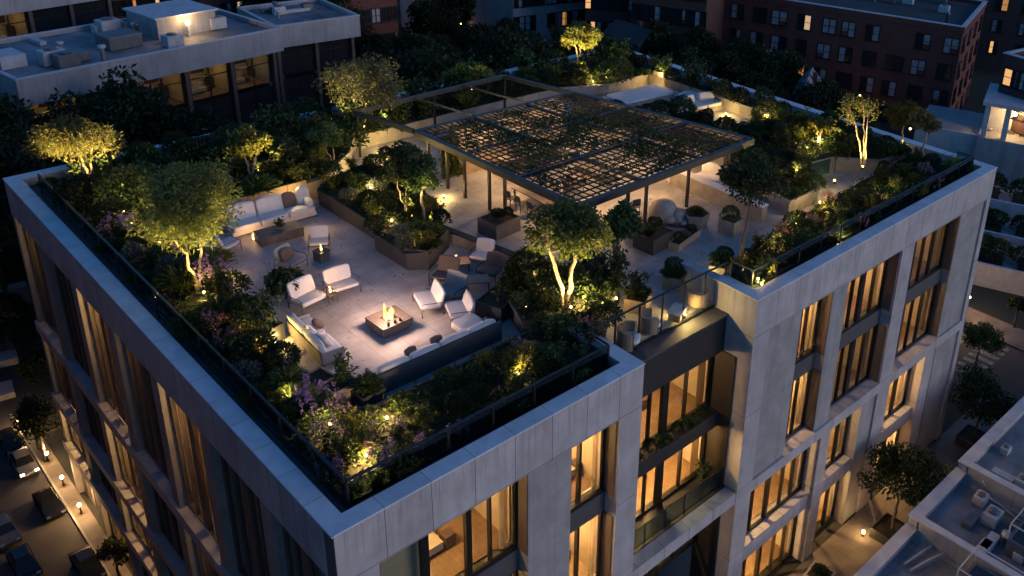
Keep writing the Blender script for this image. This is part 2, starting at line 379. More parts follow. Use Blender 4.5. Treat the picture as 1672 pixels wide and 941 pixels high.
# --- windows and the rooms behind them
rooms = {}
def window(u0, u1, z0, z1, depth, face='x', mull=(), lit=True, frame_w=.1, curtain=(.0, .0)):
    """face 'x': opening in the front (u = x, depth = y); face 'y': opening in the side (u = y, depth = x)"""
    fm = MB(); gm = MB(); cm = MB()
    def B(mb, a0, a1, d0, d1, c0, c1):
        if face == 'x': mb.bb(a0, a1, d0, d1, c0, c1)
        else: mb.bb(d0, d1, a0, a1, c0, c1)
    t = frame_w
    B(fm, u0, u0 + t, depth, depth + .14, z0, z1); B(fm, u1 - t, u1, depth, depth + .14, z0, z1)
    B(fm, u0 + t, u1 - t, depth, depth + .14, z0, z0 + t); B(fm, u0 + t, u1 - t, depth, depth + .14, z1 - t, z1)
    for mu, wd in mull:
        B(fm, mu - wd / 2, mu + wd / 2, depth - .02, depth + .16, z0 + t, z1 - t)
    o = fm.build('window', winf if face == 'x' else bronze_p, bld)
    B(gm, u0 + t, u1 - t, depth + .06, depth + .08, z0 + t, z1 - t); gm.build('pane', wglass, o)
    # curtain drops gathered at the sides
    if curtain[0] or curtain[1]:
        for side, wd in ((0, curtain[0]), (1, curtain[1])):
            if wd <= 0: continue
            a = u0 + t + .02 if side == 0 else u1 - t - .02 - wd
            n = max(6, int(wd / .05)); vs = []
            for k in range(n + 1):
                uu = a + wd * k / n; dd = depth + .3 + .05 * math.sin(k * 1.9)
                for zz in (z0 + .05, z1 - .05):
                    vs.append((uu, dd, zz) if face == 'x' else (dd, uu, zz))
            cm = MB(); cm.add(vs, [(2 * k, 2 * k + 2, 2 * k + 3, 2 * k + 1) for k in range(n)], True); cm.build('curtain', curt, o)
    return o

def room(u0, u1, z0, z1, d0, face='x', lit=1., deep=4.6, seed=0, parent=None):
    rd = random.Random(seed)
    d1 = d0 + deep
    P = (lambda u, d, z: (u, d, z)) if face == 'x' else (lambda u, d, z: (d, u, z))
    mb = MB()
    def quad(mb, a, b, c, d): mb.add([P(*a), P(*b), P(*c), P(*d)], [(0, 1, 2, 3)])
    quad(mb, (u0, d1, z0), (u1, d1, z0), (u1, d1, z1), (u0, d1, z1))
    quad(mb, (u0, d0, z0), (u0, d1, z0), (u0, d1, z1), (u0, d0, z1))
    quad(mb, (u1, d0, z0), (u1, d1, z0), (u1, d1, z1), (u1, d0, z1))
    quad(mb, (u0, d0, z1), (u1, d0, z1), (u1, d1, z1), (u0, d1, z1))
    o = mb.build('room', room_w, parent or bld)
    mb = MB(); quad(mb, (u0, d0, z0), (u1, d0, z0), (u1, d1, z0), (u0, d1, z0)); mb.build('floor', room_f, o)
    mb = MB(); ml = MB()
    w = u1 - u0
    def B(mb, a0, a1, b0, b1, c0, c1):
        if face == 'x': mb.bb(a0, a1, b0, b1, c0, c1)
        else: mb.bb(b0, b1, a0, a1, c0, c1)
    a = u0 + w * rd.uniform(.1, .35); sw = min(w * .5, rd.uniform(1.2, 2.))
    dd = d0 + rd.uniform(.7, 1.6)
    B(ml, a, a + sw, dd, dd + .8, z0 + .15, z0 + .45); B(ml, a, a + sw, dd + .62, dd + .82, z0 + .45, z0 + .85)
    B(mb, a + sw + .1, a + sw + .5, dd, dd + .4, z0, z0 + .5)
    B(mb, u0 + .15, u0 + .15 + w * .3, d1 - .4, d1 - .05, z0, z0 + rd.uniform(.8, 2.2))
    B(mb, u1 - .2 - w * .35, u1 - .2, d1 - .08, d1 - .03, z0 + 1.2, z0 + 1.9)
    B(mb, u1 - .35, u1 - .12, dd + 1., dd + 2., z0, z0 + rd.uniform(.7, 2.))
    pieces(mb, 'cabinet', furn_d, 0, o); ml.build('sofa', furn_l, o)
    if lit > 0:
        um, dm = (u0 + u1) / 2 + rd.uniform(-.2, .2) * w, d0 + 1.3
        sh = MB()
        q = P(um, dm, 0); sh.lathe(q[0], q[1], [(.2, z1 - .62), (.14, z1 - .4), (.02, z1 - .38)], 12); sh.bar((q[0], q[1], z1 - .4), (q[0], q[1], z1), .015)
        sh.build('pendant_lamp', emit('room_lamp', (1., .68, .3), 7.), o)
        lamp('POINT', P(um, dm, z1 - .85), lit * 95 * w ** .5, (1., .58, .21), None, .12)
    return o

k = 0
CW = lambda w: (w * random.uniform(.05, .14), w * random.uniform(.06, .18))
front_open = [  # x0, x1, mullions, lit upper storey, lit lower storey
    (1.28, 6.72, ((3.15, .26), (4.75, .2), (5.6, .07)), .9, 1.2), (8.6, 10.75, ((9.5, .1),), 1.2, .9),
    (21.9, 24.34, ((22.75, .16), (23.3, .06)), 1.3, 1.), (25.6, 30.25, ((27.1, .07), (28.0, .3), (29.1, .07)), .8, .16), (31.48, 36.7, ((32.9, .3), (34.0, .07), (35.1, .16)), .3, .45)]
for x0, x1, mu, l1, l2 in front_open:
    for z0, z1, lit in ((-5.45, FZ, l1), (-9.78, -6.35, l2)):
        rl = MB(); rl.bb(x1 - .03, x1 - .003, .14, .66, z0, z1); rl.build('reveal_panel', bronze_p, bld); window(x0, x1 - .03, z0, z1, .66, 'x', mu, curtain=CW(x1 - x0)); room(x0, x1, z0, z1, 1.12, 'x', lit, seed=k); k += 1
    sp = MB(); sp.bb(x0, x1, .6, 1.05, -6.35, -5.45); sp.build('spandrel', spand, bld)
low_open = [(1.28, 3.9, ((2.6, .1),), .8), (4.7, 10.75, ((6.2, .2), (7.7, .1), (9.2, .2)), 1.), (19.4, 25.0, ((20.7, .07), (21.9, .22), (23.1, .07), (24., .07)), 1.6), (25.85, 28.9, ((26.9, .07), (27.9, .16)), 1.0), (31.48, 35.4, ((32.6, .16), (33.8, .16)), 1.6), (36.6, 36.9, (), 0)]
for x0, x1, mu, lit in low_open:
    if x1 - x0 < 1: continue
    for z0, z1, lt in ((-14.1, -10.42, lit), (-18.5, -15., lit * 1.5)):
        window(x0, x1, z0, z1, .7, 'x', mu, curtain=CW(x1 - x0)); room(x0, x1, z0, z1, 1.12, 'x', lt, seed=k); k += 1
    sp = MB(); sp.bb(x0, x1, .25, 1.05, -15., -14.1); sp.build('spandrel', conc_x, bld)
for z0, z1, lit in ((-6.15, -3.1, .6), (-9.78, -6.9, .45), (-13.9, -10.42, .5)):
    window(E1 + .06, E2 - .06, z0, z1, 1.9, 'x', ((13.3, .3), (14.4, .07), (15.3, .35), (16.6, .07)), curtain=(.2, .5)); room(E1 + .06, E2 - .06, z0, z1, 2.2, 'x', lit, deep=4.4, seed=k); k += 1
rs = random.Random(5); SIDE_GAIN = 1.3
lit_side = {(0, 0): 1.3, (0, 2): .55, (0, 3): .06, (0, 4): .75, (0, 6): .12, (1, 4): .8, (1, 1): .3, (1, 2): .05, (1, 6): .1, (2, 6): .9, (2, 4): .4, (2, 2): .2, (3, 5): .7, (3, 3): .5, (3, 6): .3}
for j, (z0, z1) in enumerate(((-7.73, FZ), (-12.08, -8.32), (-15.13, -12.62), (-18.5, -15.62))):
    for i in range(NB):
        u0 = i * PB + (1.12 if i == 0 else .36); u1 = (i + 1) * PB - .36
        lit = lit_side.get((j, i), 0.)
        mid = (u0 + u1) / 2
        w_ = u1 - u0
        window(u0, u1, z0, z1, .3, 'y', ((mid, .42), (u0 + w_ * .25, .06), (u0 + w_ * .75, .06)))
        room(u0, u1, z0, z1, .5, 'y', lit * SIDE_GAIN, deep=4. if i > 0 else 3., seed=k); k += 1
# ------------------------------------------------------------------ railings
def railing(label, pts, step, zb, zt, glass_to=.1, group='glass railings', G=None):
    """posts, a rail and glass panes along a bent line"""
    t = thing('glass_railing', label, 'railing', group=group)
    top = MB(); low = MB()
    first = True
    for (x0, y0), (x1, y1) in zip(pts[:-1], pts[1:]):
        n = max(1, round(math.hypot(x1 - x0, y1 - y0) / step))
        top.bar((x0, y0, zt), (x1, y1, zt), .07, .06); low.bar((x0, y0, zb + .04), (x1, y1, zb + .04), .07, .08)
        for i in range(n + 1):
            if i == 0 and not first: continue
            x = x0 + (x1 - x0) * i / n; y = y0 + (y1 - y0) * i / n
            p = MB(); p.bar((x, y, zb), (x, y, zt - .03), .055, .055); p.build('post', railm, t)
        first = False
        for i in range(n):
            a = (i + .045) / n; b = (i + .955) / n
            d = Vector((x1 - x0, y1 - y0, 0)).normalized(); nn = Vector((-d.y, d.x, 0)) * .006
            A = Vector((x0 + (x1 - x0) * a, y0 + (y1 - y0) * a, 0)); B = Vector((x0 + (x1 - x0) * b, y0 + (y1 - y0) * b, 0))
            g = MB(); g.prism([tuple((A - nn)[:2]), tuple((B - nn)[:2]), tuple((B + nn)[:2]), tuple((A + nn)[:2])], zb + .1, zt - glass_to)
            g.build('glass_pane', G or rglass, t)
    top.build('top_rail', railm, t); low.build('base_rail', railm, t)
    return t
RZ = .62
railing('long dark railing with smoked glass along the left roof edge', [(1.0, 28.6), (1.0, 1.0)], 2.0, -.42, RZ)
railing('dark railing with smoked glass along the front roof edge, nearest the camera', [(1.02, .98), (11.0, .98), (11.0, 2.0)], 1.65, -.42, RZ)
railing('tall dark railing with clear glass across the lit recess between two wings', [(11.2, 2.15), (18.85, 2.15)], 1.27, -1.28, RZ - .02, G=cglass_r)
railing('dark railing with smoked glass along the right roof edge above the tall windows', [(19.15, 2.1), (19.15, .98), (38.9, .98), (38.9, 1.9)], 1.7, -.42, RZ)

# ------------------------------------------------------------------ pergola
PZ = 1.62
pc = [at(943, 334, PZ), at(1229, 226, PZ), at(936, 150, PZ), at(680, 213, PZ)]
def PP(u, v, z=PZ):
    a, b, c, d = pc
    x = (1 - u) * (1 - v) * a[0] + u * (1 - v) * b[0] + u * v * c[0] + (1 - u) * v * d[0]
    y = (1 - u) * (1 - v) * a[1] + u * (1 - v) * b[1] + u * v * c[1] + (1 - u) * v * d[1]
    return (x, y, z)
pg = thing('pergola', 'large dark steel pergola with a slatted lattice roof over the dining area', 'pergola')
for p, q in ((PP(0, 0), PP(1, 0)), (PP(1, 0), PP(1, 1)), (PP(1, 1), PP(0, 1)), (PP(0, 1), PP(0, 0))):
    mb = MB(); mb.bar((p[0], p[1], p[2] - .17), (q[0], q[1], q[2] - .17), .26, .34); bevel(mb.build('edge_beam', pbeam, pg), .01)
for i in (1, 2):
    mb = MB(); mb.bar(PP(i / 3, 0, PZ - .08), PP(i / 3, 1, PZ - .08), .13, .16); mb.build('cross_beam', railm, pg)
for i in (1, 2):
    mb = MB(); mb.bar(PP(0, i / 3, PZ - .081), PP(1, i / 3, PZ - .081), .13, .158); mb.build('cross_beam', railm, pg)
rp = random.Random(3)
sl1 = MB(); sl2 = MB(); N1, N2 = 32, 25
for i in range(1, N1):
    if i % 11 == 0: continue
    u = i / N1; pts = [PP(u + rp.uniform(-.0025, .0025), v, PZ - .05 + rp.uniform(-.012, .012)) for v in np.linspace(.005, .995, 9)]
    for p, q in zip(pts[:-1], pts[1:]): sl1.bar(p, q, .05, .05)
for j in range(1, N2):
    v = j / N2; pts = [PP(u, v + rp.uniform(-.0035, .0035), PZ - .105 + rp.uniform(-.012, .012)) for u in np.linspace(.005, .995, 9)]
    for p, q in zip(pts[:-1], pts[1:]): sl2.bar(p, q, .06, .05)
sl1.build('roof_slats', slatm, pg); sl2.build('roof_slats', slatm, pg)
post_at = [at(727, 312), at(814, 362), at(797, 347), at(1052, 392), at(1078, 376), at(1135, 345), at(720, 330)]
post_at = [(16.5, 18.7), (16.62, 14.1), (16.6, 15.3), (20.0, 9.15), (21.3, 9.2), (24.4, 9.25), (16.5, 17.2), (26.0, 19.6), (16.4, 20.2), (28.0, 9.5)]
for x, y in post_at:
    mb = MB(); mb.bar((x, y, D), (x, y, PZ - .17), .13, .13); mb.build('post', dmetal, pg)
# open frame running on behind the lattice
of = thing('open_pergola', 'open dark steel frame without slats, behind the lattice pergola', 'pergola')
a, b, c, d = PP(0, 1.02), at(578, 180, PZ), at(822, 122, PZ), PP(1, 1.02)
b = (*b, PZ); c = (*c, PZ)
for p, q in ((a, b), (b, c), (c, d)):
    mb = MB(); mb.bar((p[0], p[1], PZ - .13), (q[0], q[1], PZ - .13), .15, .26); mb.build('edge_beam', pbeam, of)
for t_ in (.36, .7):
    p = [a[i] + (d[i] - a[i]) * t_ for i in range(3)]; q = [b[i] + (c[i] - b[i]) * t_ for i in range(3)]
    mb = MB(); mb.bar((p[0], p[1], PZ - .1), (q[0], q[1], PZ - .1), .08, .1); mb.build('cross_beam', railm, of)
for x, y in ((b[0] + .1, b[1] - .1), (c[0], c[1] - .1), ((b[0] + c[0]) / 2, (b[1] + c[1]) / 2)):
    mb = MB(); mb.bar((x, y, D), (x, y, PZ - .14), .11, .11); mb.build('post', dmetal, of)
# lamps hung under the pergola
pl = [(.15, .28), (.4, .2), (.66, .2), (.88, .22), (.2, .6), (.5, .52), (.8, .5), (.3, .86), (.62, .84), (.9, .84)]
pn_ = ['near its front left corner', 'over the dining table', 'over the front planters', 'beside its right corner', 'at the middle of its left side', 'at its centre', 'near the white bench', 'at the back left', 'at the middle of its back beam', 'at its back right corner']
for (u, v), w_ in zip(pl, pn_):
    x, y, z = PP(u, v, PZ - .9)
    t = thing('pendant_lamp', 'small glowing pendant lamp under the lattice pergola, ' + w_, 'lamp', (x, y, z), group='pendant lamps under the pergola')
    mb = MB(); mb.lathe(0, 0, [(.16, -.1), (.13, .02), (.03, .06)], 14); mb.build('lamp_shade', dmetal, t)
    mb = MB(); mb.lathe(0, 0, [(.0, -.12), (.07, -.1), (.08, -.06), (.0, -.03)], 10); mb.build('bulb', bulb, t)
    mb = MB(); mb.bar((0, 0, .06), (0, 0, .76), .012); mb.build('cord', dmetal, t)
    lamp('POINT', (0, 0, -.2), 46, (1., .57, .24), t, .08)

# ------------------------------------------------------------------ furniture builders (local frame: x along, y towards the back)
def sofa_set(): pass
def part(mb, name, M, t, bv=.0):
    o = mb.build(name, M, t)
    if bv: bevel(o, bv)
    return o
T = Matrix.Rotation
# fire table
x, y = at(637, 528); x, y = 7.36, 9.32
t = thing('fire_table', 'square stone fire table with open flames in the middle of the lounge', 'fire table', (x, y, D), R(2))
mb = MB(); mb.box(0, 0, .05, 1.08, 1.02, .1); part(mb, 'plinth', dmetal, t)
mb = MB(); mb.box(0, 0, .24, 1.3, 1.22, .3); part(mb, 'body', timber, t, .012)
mb = MB()
for a in ((-.66, -.26, -.62, .62), (.26, .66, -.62, .62), (-.26, .26, -.62, -.22), (-.26, .26, .22, .62)): mb.bb(a[0], a[1], a[2], a[3], .39, .445)
part(mb, 'top', mat('fire_table_top', (.07, .055, .045), .55, var=.2, scale=2.5), t)
mb = MB(); mb.bb(-.255, .255, -.215, .215, .3, .4); part(mb, 'burner_tray', dmetal, t)
mb = MB(); rr = random.Random(1)
for _ in range(34):
    a, b = rr.uniform(-.22, .22), rr.uniform(-.18, .18); s_ = rr.uniform(.03, .05); mb.cushion(a, b, .41, s_ * 2, s_ * 1.7, s_ * 1.3, rr.uniform(0, 3), e=.8, puff=0)
g_ = part(mb, 'lava_stones', mat('ember_stone', (.05, .035, .025), .9), t); g_['kind'] = 'stuff'
flm = bpy.data.materials.new('flame'); flm.use_nodes = True; nt_ = flm.node_tree
bs = nt_.nodes['Principled BSDF']; bs.inputs['Base Color'].default_value = (0, 0, 0, 1)
tcn = nd(nt_, 'ShaderNodeTexCoord'); sp_ = nd(nt_, 'ShaderNodeSeparateXYZ'); nt_.links.new(tcn.outputs['Object'], sp_.inputs[0])
mr_ = nd(nt_, 'ShaderNodeMapRange', i_1=.42, i_2=.85); nt_.links.new(sp_.outputs[2], mr_.inputs[0])
cr_ = nd(nt_, 'ShaderNodeValToRGB'); cr_.color_ramp.elements[0].color = (1, .5, .13, 1); cr_.color_ramp.elements[1].color = (1, .22, .03, 1); nt_.links.new(mr_.outputs[0], cr_.inputs[0])
nt_.links.new(cr_.outputs[0], bs.inputs['Emission Color']); bs.inputs['Emission Strength'].default_value = 2.2
for q in range(11):
    a = rr.uniform(-.2, .2); b = rr.uniform(-.16, .16); h = rr.uniform(.3, .75) * (1.15 if abs(a) > .1 else .7)
    mb = MB(); pts = [(a + .03 * math.sin(i * 1.3 + q), b + .03 * math.cos(i * 1.1 + q * 2), .41 + h * i / 6) for i in range(7)]
    mb.tube(pts, [.03, .05, .052, .042, .03, .016, .003], 7); part(mb, 'flame', flm, t)
lamp('POINT', (-.05, 0, 1.1), 150, (1., .62, .44), t, .32)
for i, (a, w_) in enumerate(((-.3, 'leftmost'), (-.02, 'middle one'), (.2, 'rightmost'))):
    k_ = thing('glass_tumbler', 'dark drinking cup on the front rim of the fire table, %s of three' % w_, 'cup', (x + a, y - .47, D + .447), group='cups on the fire table')
    mb = MB(); mb.lathe(0, 0, [(.05, 0), (.06, .09), (.052, .09), (.044, .01)], 12); part(mb, 'body', dmetal, k_)
# long charcoal sofa, its back to the camera
t = thing('sofa', 'long charcoal woven sofa with pale cushions, its back to the front bed', 'sofa', (7.45, 6.35, D), R(0))
mb = MB(); mb.box(0, -.5, .4, 5.16, .14, .8); part(mb, 'back_panel', char_w, t, .012)
mb = MB(); mb.box(0, .02, .14, 5.1, .9, .26); part(mb, 'seat_base', char_w, t, .012)
for sx in (-2.54, 2.54):
    mb = MB(); mb.box(sx, 0, .3, .09, .86, .6); part(mb, 'arm', char_w, t, .012)
for i in range(4):
    mb = MB(); mb.cushion(-1.86 + i * 1.24, .06, .36, 1.22, .78, .2, e=.16, puff=.15); part(mb, 'seat_cushion', white_c, t)
    mb = MB(); mb.cushion(-1.86 + i * 1.24, -.3, .66, 1.2, .27, .46, tilt=T(R(-10), 3, 'X'), e=.3); part(mb, 'back_cushion', white_c, t)
mb = MB(); mb.cushion(2.0, .82, .3, 1.05, .8, .3, e=.2); part(mb, 'chaise_cushion', white_c, t)
for q, (a, w_) in enumerate(((-.95, 'left one'), (.12, 'right one'))):
    o = thing('pillow', 'small brown pillow leaning on the long charcoal sofa, ' + w_ + ' of two', 'pillow', (7.45 + a, 6.35 + .08, D + .66), R(8 - 20 * q), group='brown pillows on the long sofa')
    mb = MB(); mb.cushion(0, 0, 0, .46, .15, .42, tilt=T(R(-22), 3, 'X'), e=.22, puff=.25); part(mb, 'cover', brown_c, o)
# second dark low bench wall behind the long sofa = planter wall (see beds)
# two-seat sofa on the left
t = thing('sofa', 'two-seat grey sofa with pale cushions left of the fire table', 'sofa', (4.7, 9.95, D), R(90 - 3))
mb = MB(); mb.box(0, .02, .2, 2.9, .84, .14); part(mb, 'seat_base', grey_c, t, .015)
mb = MB(); mb.box(0, .44, .36, 2.9, .08, .58, tilt=T(R(-6), 3, 'X')); part(mb, 'back_panel', timber, t, .01)
for sx in (-1.42, 1.42):
    mb = MB(); mb.box(sx, 0, .38, .07, .84, .4); part(mb, 'arm', grey_c, t, .02)
    for sy in (-.36, .36):
        mb = MB(); mb.box(sx * .96, sy, .065, .06, .06, .13); part(mb, 'leg', dmetal, t)
for i in range(2):
    mb = MB(); mb.cushion(-.7 + i * 1.4, -.02, .37, 1.36, .8, .22, e=.18); part(mb, 'seat_cushion', white_c, t)
    mb = MB(); mb.cushion(-.7 + i * 1.4, .32, .66, 1.32, .26, .6, tilt=T(R(-14), 3, 'X'), e=.3); part(mb, 'back_cushion', white_c, t)
for q, (a, dy, cm_, nm) in enumerate(((-.75, .06, white_c, 'pale square pillow on the two-seat sofa, the one nearer the camera'), (-.1, .1, white_c, 'pale square pillow in the middle of the two-seat sofa'), (.5, -.12, brown_c, 'brown pillow lying on the two-seat sofa'))):
    X_, Y_ = 4.7 - dy + .0, 9.95 + a * 1
    o = thing('pillow', nm, 'pillow', (4.7 - dy + (.0 if q < 2 else .25), 9.95 + a, D + .68 - .1 * (q == 2)), R(90 + 12 - 17 * q), group='pillows on the two-seat sofa')
    mb = MB(); mb.cushion(0, 0, 0, .6 if q < 2 else .45, .18, .56 if q < 2 else .36, tilt=T(R(-28 - 25 * (q == 2)), 3, 'X'), e=.42, puff=.5); part(mb, 'cover', cm_, o)
# long pale sofa at the back of the terrace
t = thing('sofa', 'long pale sofa against the timber wall with deep back cushions', 'sofa', (8.05, 20.5, D), R(-3))
mb = MB(); mb.box(0, 0, .17, 3.9, .98, .22); part(mb, 'seat_base', white_c, t, .04)
for sx in (-1.9, 1.9):
    for sy in (-.44, .44):
        mb = MB(); mb.box(sx, sy, .04, .07, .07, .08); part(mb, 'leg', dmetal, t)
for i in range(3):
    mb = MB(); mb.cushion(-1.28 + i * 1.28, -.05, .4, 1.26, .95, .26, e=.18); part(mb, 'seat_cushion', white_c, t)
for i in range(2):
    mb = MB(); mb.cushion(-1.2 + i * 1.3, .38, .8, 1.24, .3, .78, tilt=T(R(-15), 3, 'X'), e=.26); part(mb, 'back_cushion', white_c, t)
mb = MB(); mb.cushion(1.75, .05, .66, .32, .95, .34, e=.55, puff=.1); part(mb, 'arm_bolster', white_c, t)
o = thing('pillow', 'brown-grey pillow between the back cushions and arm of the long pale sofa', 'pillow', (9.05, 20.75, D + .82), R(-3))
mb = MB(); mb.cushion(0, 0, 0, .66, .22, .66, tilt=T(R(-16), 3, 'X'), e=.35, puff=.3); part(mb, 'cover', brown_c, o)
o = thing('pillow', 'large pale pillow tipped over the right arm of the long pale sofa', 'pillow', (9.72, 20.72, D + .84), R(-22))
mb = MB(); mb.cushion(0, 0, 0, .62, .24, .7, tilt=T(R(-20), 3, 'X'), e=.4, puff=.4); part(mb, 'cover', white_c, o)
# coffee table
t = thing('coffee_table', 'long low grey timber coffee table before the long pale sofa', 'coffee table', (7.62, 18.92, D), R(-4))
mb = MB(); mb.box(0, 0, .41, 1.95, .95, .07); part(mb, 'table_top', timber, t, .01)
for sx in (-.93, .93):
    mb = MB(); mb.box(sx, 0, .19, .06, .9, .375); part(mb, 'side_panel', timber, t)
mb = MB(); mb.box(0, -.42, .2, 1.79, .05, .35); part(mb, 'front_panel', timber, t)
# mesh back lounge chair
def lounge_chair(name, label, loc, rz, cloth, back_h=.55, frame=dmetal, group='outdoor lounge chairs', wide=.78, thick=.1):
    t = thing(name, label, 'chair', (loc[0], loc[1], D), rz, group)
    w = wide / 2
    for sx in (-w, w):
        mb = MB(); mb.tube([(sx, -.42, 0), (sx, -.44, .3), (sx, -.42, .56), (sx, -.3, .6), (sx, .3, .56), (sx, .46, .5), (sx, .44, .0)], .018, 6); part(mb, 'side_frame', frame, t)
    mb = MB(); mb.bar((-w, -.36, .3), (w, -.36, .3), .03); mb.bar((-w, .36, .24), (w, .36, .24), .03); part(mb, 'cross_bars', frame, t)
    mb = MB(); mb.cushion(0, -.02, .36, wide - .07, .82, thick + .03, tilt=T(R(-5), 3, 'X'), e=.2); part(mb, 'seat_cushion', cloth, t)
    mb = MB(); mb.cushion(0, .42, .4 + back_h / 2, wide - .06, thick + .02, back_h + .1, tilt=T(R(-20), 3, 'X'), e=.25); part(mb, 'back_cushion', cloth, t)
    return t
lc = lounge_chair
# pair facing the fire from the far side
lc('lounge_chair', 'left one of two pale lounge chairs behind the fire table, beside a small tree', (5.85, 12.75), R(10), white_c, .6, timber, wide=1.2, thick=.16)
lc('lounge_chair', 'right one of two pale lounge chairs behind the fire table', (7.35, 12.85), R(-4), white_c, .5, timber, wide=1.2)
t = thing('side_table', 'low slim side table with a candle between two lounge chairs behind the fire table', 'table', (6.65, 12.5, D), R(5))
mb = MB(); mb.box(0, 0, .38, .4, .5, .03); part(mb, 'table_top', timber, t)
for sx in (-.17, .17):
    for sy in (-.22, .22): mb = MB(); mb.bar((sx, sy, 0), (sx, sy, .37), .022); part(mb, 'leg', timber, t)
# the pair by the cube table
lc('lounge_chair', 'charcoal lounge chair with a brown cushion in the middle of the terrace', (6.75, 16.0), R(20), grey_c, .5, char_w, wide=.95)
o = thing('pillow', 'brown pillow on the charcoal chair in the middle of the terrace', 'pillow', (6.68, 16.2, D + .62), R(20)); mb = MB(); mb.cushion(0, 0, 0, .62, .2, .42, tilt=T(R(-22), 3, 'X'), e=.4, puff=.4); part(mb, 'cover', brown_c, o)
lc('lounge_chair', 'dark framed lounge chair behind the cube table', (8.5, 16.9), R(-30), white_c, .42, dmetal, wide=.85)
t = thing('cube_table', 'dark square cube table carrying a lantern between two lounge chairs', 'table', (8.05, 15.85, D), R(12))
mb = MB(); mb.box(0, 0, .22, .5, .5, .44); part(mb, 'body', timber, t, .008); mb = MB(); mb.box(0, 0, .455, .56, .56, .03); part(mb, 'table_top', dmetal, t)
lc('lounge_chair', 'pale chair half hidden behind the big terrace tree', (5.4, 19.2), R(100), white_c, .5, timber, wide=.8)
# chairs on the right of the fire
lc('lounge_chair', 'tan backed lounge chair right of the fire table, nearer its flames', (9.25, 9.55), R(-108), white_c, .5, timber, wide=1.4)
lc('lounge_chair', 'tan backed lounge chair right of the fire table, at the end of the long sofa', (9.75, 8.2), R(-112), white_c, .42, timber, wide=1.3)
lc('sling_chair', 'wide dark framed sling lounger with a grey seat, right of the fire table', (10.35, 9.6), R(-75), grey_c, .55, dmetal, wide=1.1)
lc('sling_chair', 'dark framed sling lounger with tan back beside the low table', (10.9, 10.8), R(-60), brown_c, .55, dmetal, wide=1.0)
lc('lounge_chair', 'tan lounge chair beside the low divider wall, next to the round shrubs', (12.6, 9.9), R(-65), brown_c, .5, dmetal, wide=.9)
lc('lounge_chair', 'pale lounge chair against the low divider wall, behind the low tables', (13.1, 11.2), R(-60), white_c, .5, dmetal, wide=.9)
for nm, xx, yy, an in (('low tan table with candles between the sling loungers and divider wall', 11.9, 11.4, -28), ('low tan table beside the rounded shrubs right of the fire', 11.6, 9.6, -28)):
    t = thing('low_table', nm, 'table', (xx, yy, D), R(an))
    mb = MB(); mb.box(0, 0, .4, 1.15, .72, .05); part(mb, 'table_top', tan_w, t, .01)
    for sx in (-.5, .5):
        for sy in (-.3, .3): mb = MB(); mb.bar((sx, sy, 0), (sx, sy, .38), .04); part(mb, 'leg', dmetal, t)
# dining set
dx, dy = 18.6, 14.1
t = thing('dining_table', 'long dark dining table under the pergola', 'table', (dx, dy, D), R(0))
mb = MB(); mb.box(0, 0, .73, 1.1, 2.7, .05); part(mb, 'table_top', timber, t, .01)
for sx in (-.45, .45):
    for sy in (-1.2, 1.2): mb = MB(); mb.bar((sx, sy, 0), (sx, sy, .71), .07); part(mb, 'leg', dmetal, t)
dch = thing('dining_chair', 'dark dining chair', 'chair', (0, 0, -100))
mb = MB(); mb.box(0, 0, .45, .46, .46, .05); part(mb, 'seat', char_w, dch, .01)
mb = MB(); mb.cushion(0, .24, .74, .46, .05, .4, tilt=T(R(-10), 3, 'X'), e=.3, puff=0); part(mb, 'backrest', char_w, dch)
for sx in (-.2, .2):
    for sy in (-.2, .22): mb = MB(); mb.tube([(sx, sy, 0), (sx * .95, sy, .44), (sx * .95, sy + (.08 if sy > 0 else 0), .62 if sy > 0 else .45)], .017, 6); part(mb, 'leg', dmetal, dch)
dpos = [(dx - .95, dy - .9, 90, 'on the terrace side, nearest the camera'), (dx - .95, dy, 90, 'at the middle of the terrace side'), (dx - .95, dy + .9, 90, 'at the far end of the terrace side'), (dx + .95, dy - .9, -90, 'on the bench side, nearest the camera'), (dx + .95, dy, -90, 'at the middle of the bench side'), (dx + .95, dy + .9, -90, 'at the far end of the bench side'), (dx, dy - 1.8, 180, 'at the head nearest the camera'), (at(1035, 350)[0], at(1035, 350)[1], 150, None)]
for i, (a, b, rz, w_) in enumerate(dpos):
    lab = 'dark dining chair at the pergola table, ' + w_ if w_ else 'dark chair standing alone beside the front tree under the pergola'
    if i == 0: dch.location = (a, b, D); dch.rotation_euler = (0, 0, R(rz)); dch['label'] = lab; dch['group'] = 'dining chairs'
    else: copy_thing(dch, (a, b, D), R(rz + rr.uniform(-12, 12)), label=lab, group='dining chairs')
# outdoor kitchen counter and a second lounge group under the pergola
t = thing('kitchen_counter', 'long dark outdoor kitchen counter before the lit panel wall', 'counter', (21.6, 18.4, D))
mb = MB(); mb.box(0, 0, .43, 3.6, .7, .86); part(mb, 'cabinet', dmetal, t, .01); mb = MB(); mb.box(0, 0, .895, 3.8, .8, .05); part(mb, 'worktop', ston, t, .008)
mb = MB(); mb.box(-.9, 0, 1.02, .9, .55, .2); part(mb, 'grill', hv_ if False else dmetal, t, .04)
t = thing('sofa', 'low charcoal sofa under the back of the pergola', 'sofa', (23.6, 15.2, D), R(-90))
mb = MB(); mb.box(0, 0, .18, 2.4, .9, .32); part(mb, 'seat_base', char_w, t, .02)
for i in range(2): mb = MB(); mb.cushion(-.58 + i * 1.16, -.05, .42, 1.12, .82, .2, e=.2); part(mb, 'seat_cushion', grey_c, t); mb = MB(); mb.cushion(-.58 + i * 1.16, .34, .7, 1.1, .26, .5, tilt=T(R(-12), 3, 'X'), e=.3); part(mb, 'back_cushion', grey_c, t)
t = thing('coffee_table', 'small dark coffee table before the charcoal sofa under the pergola', 'coffee table', (22.2, 15.2, D), R(4))
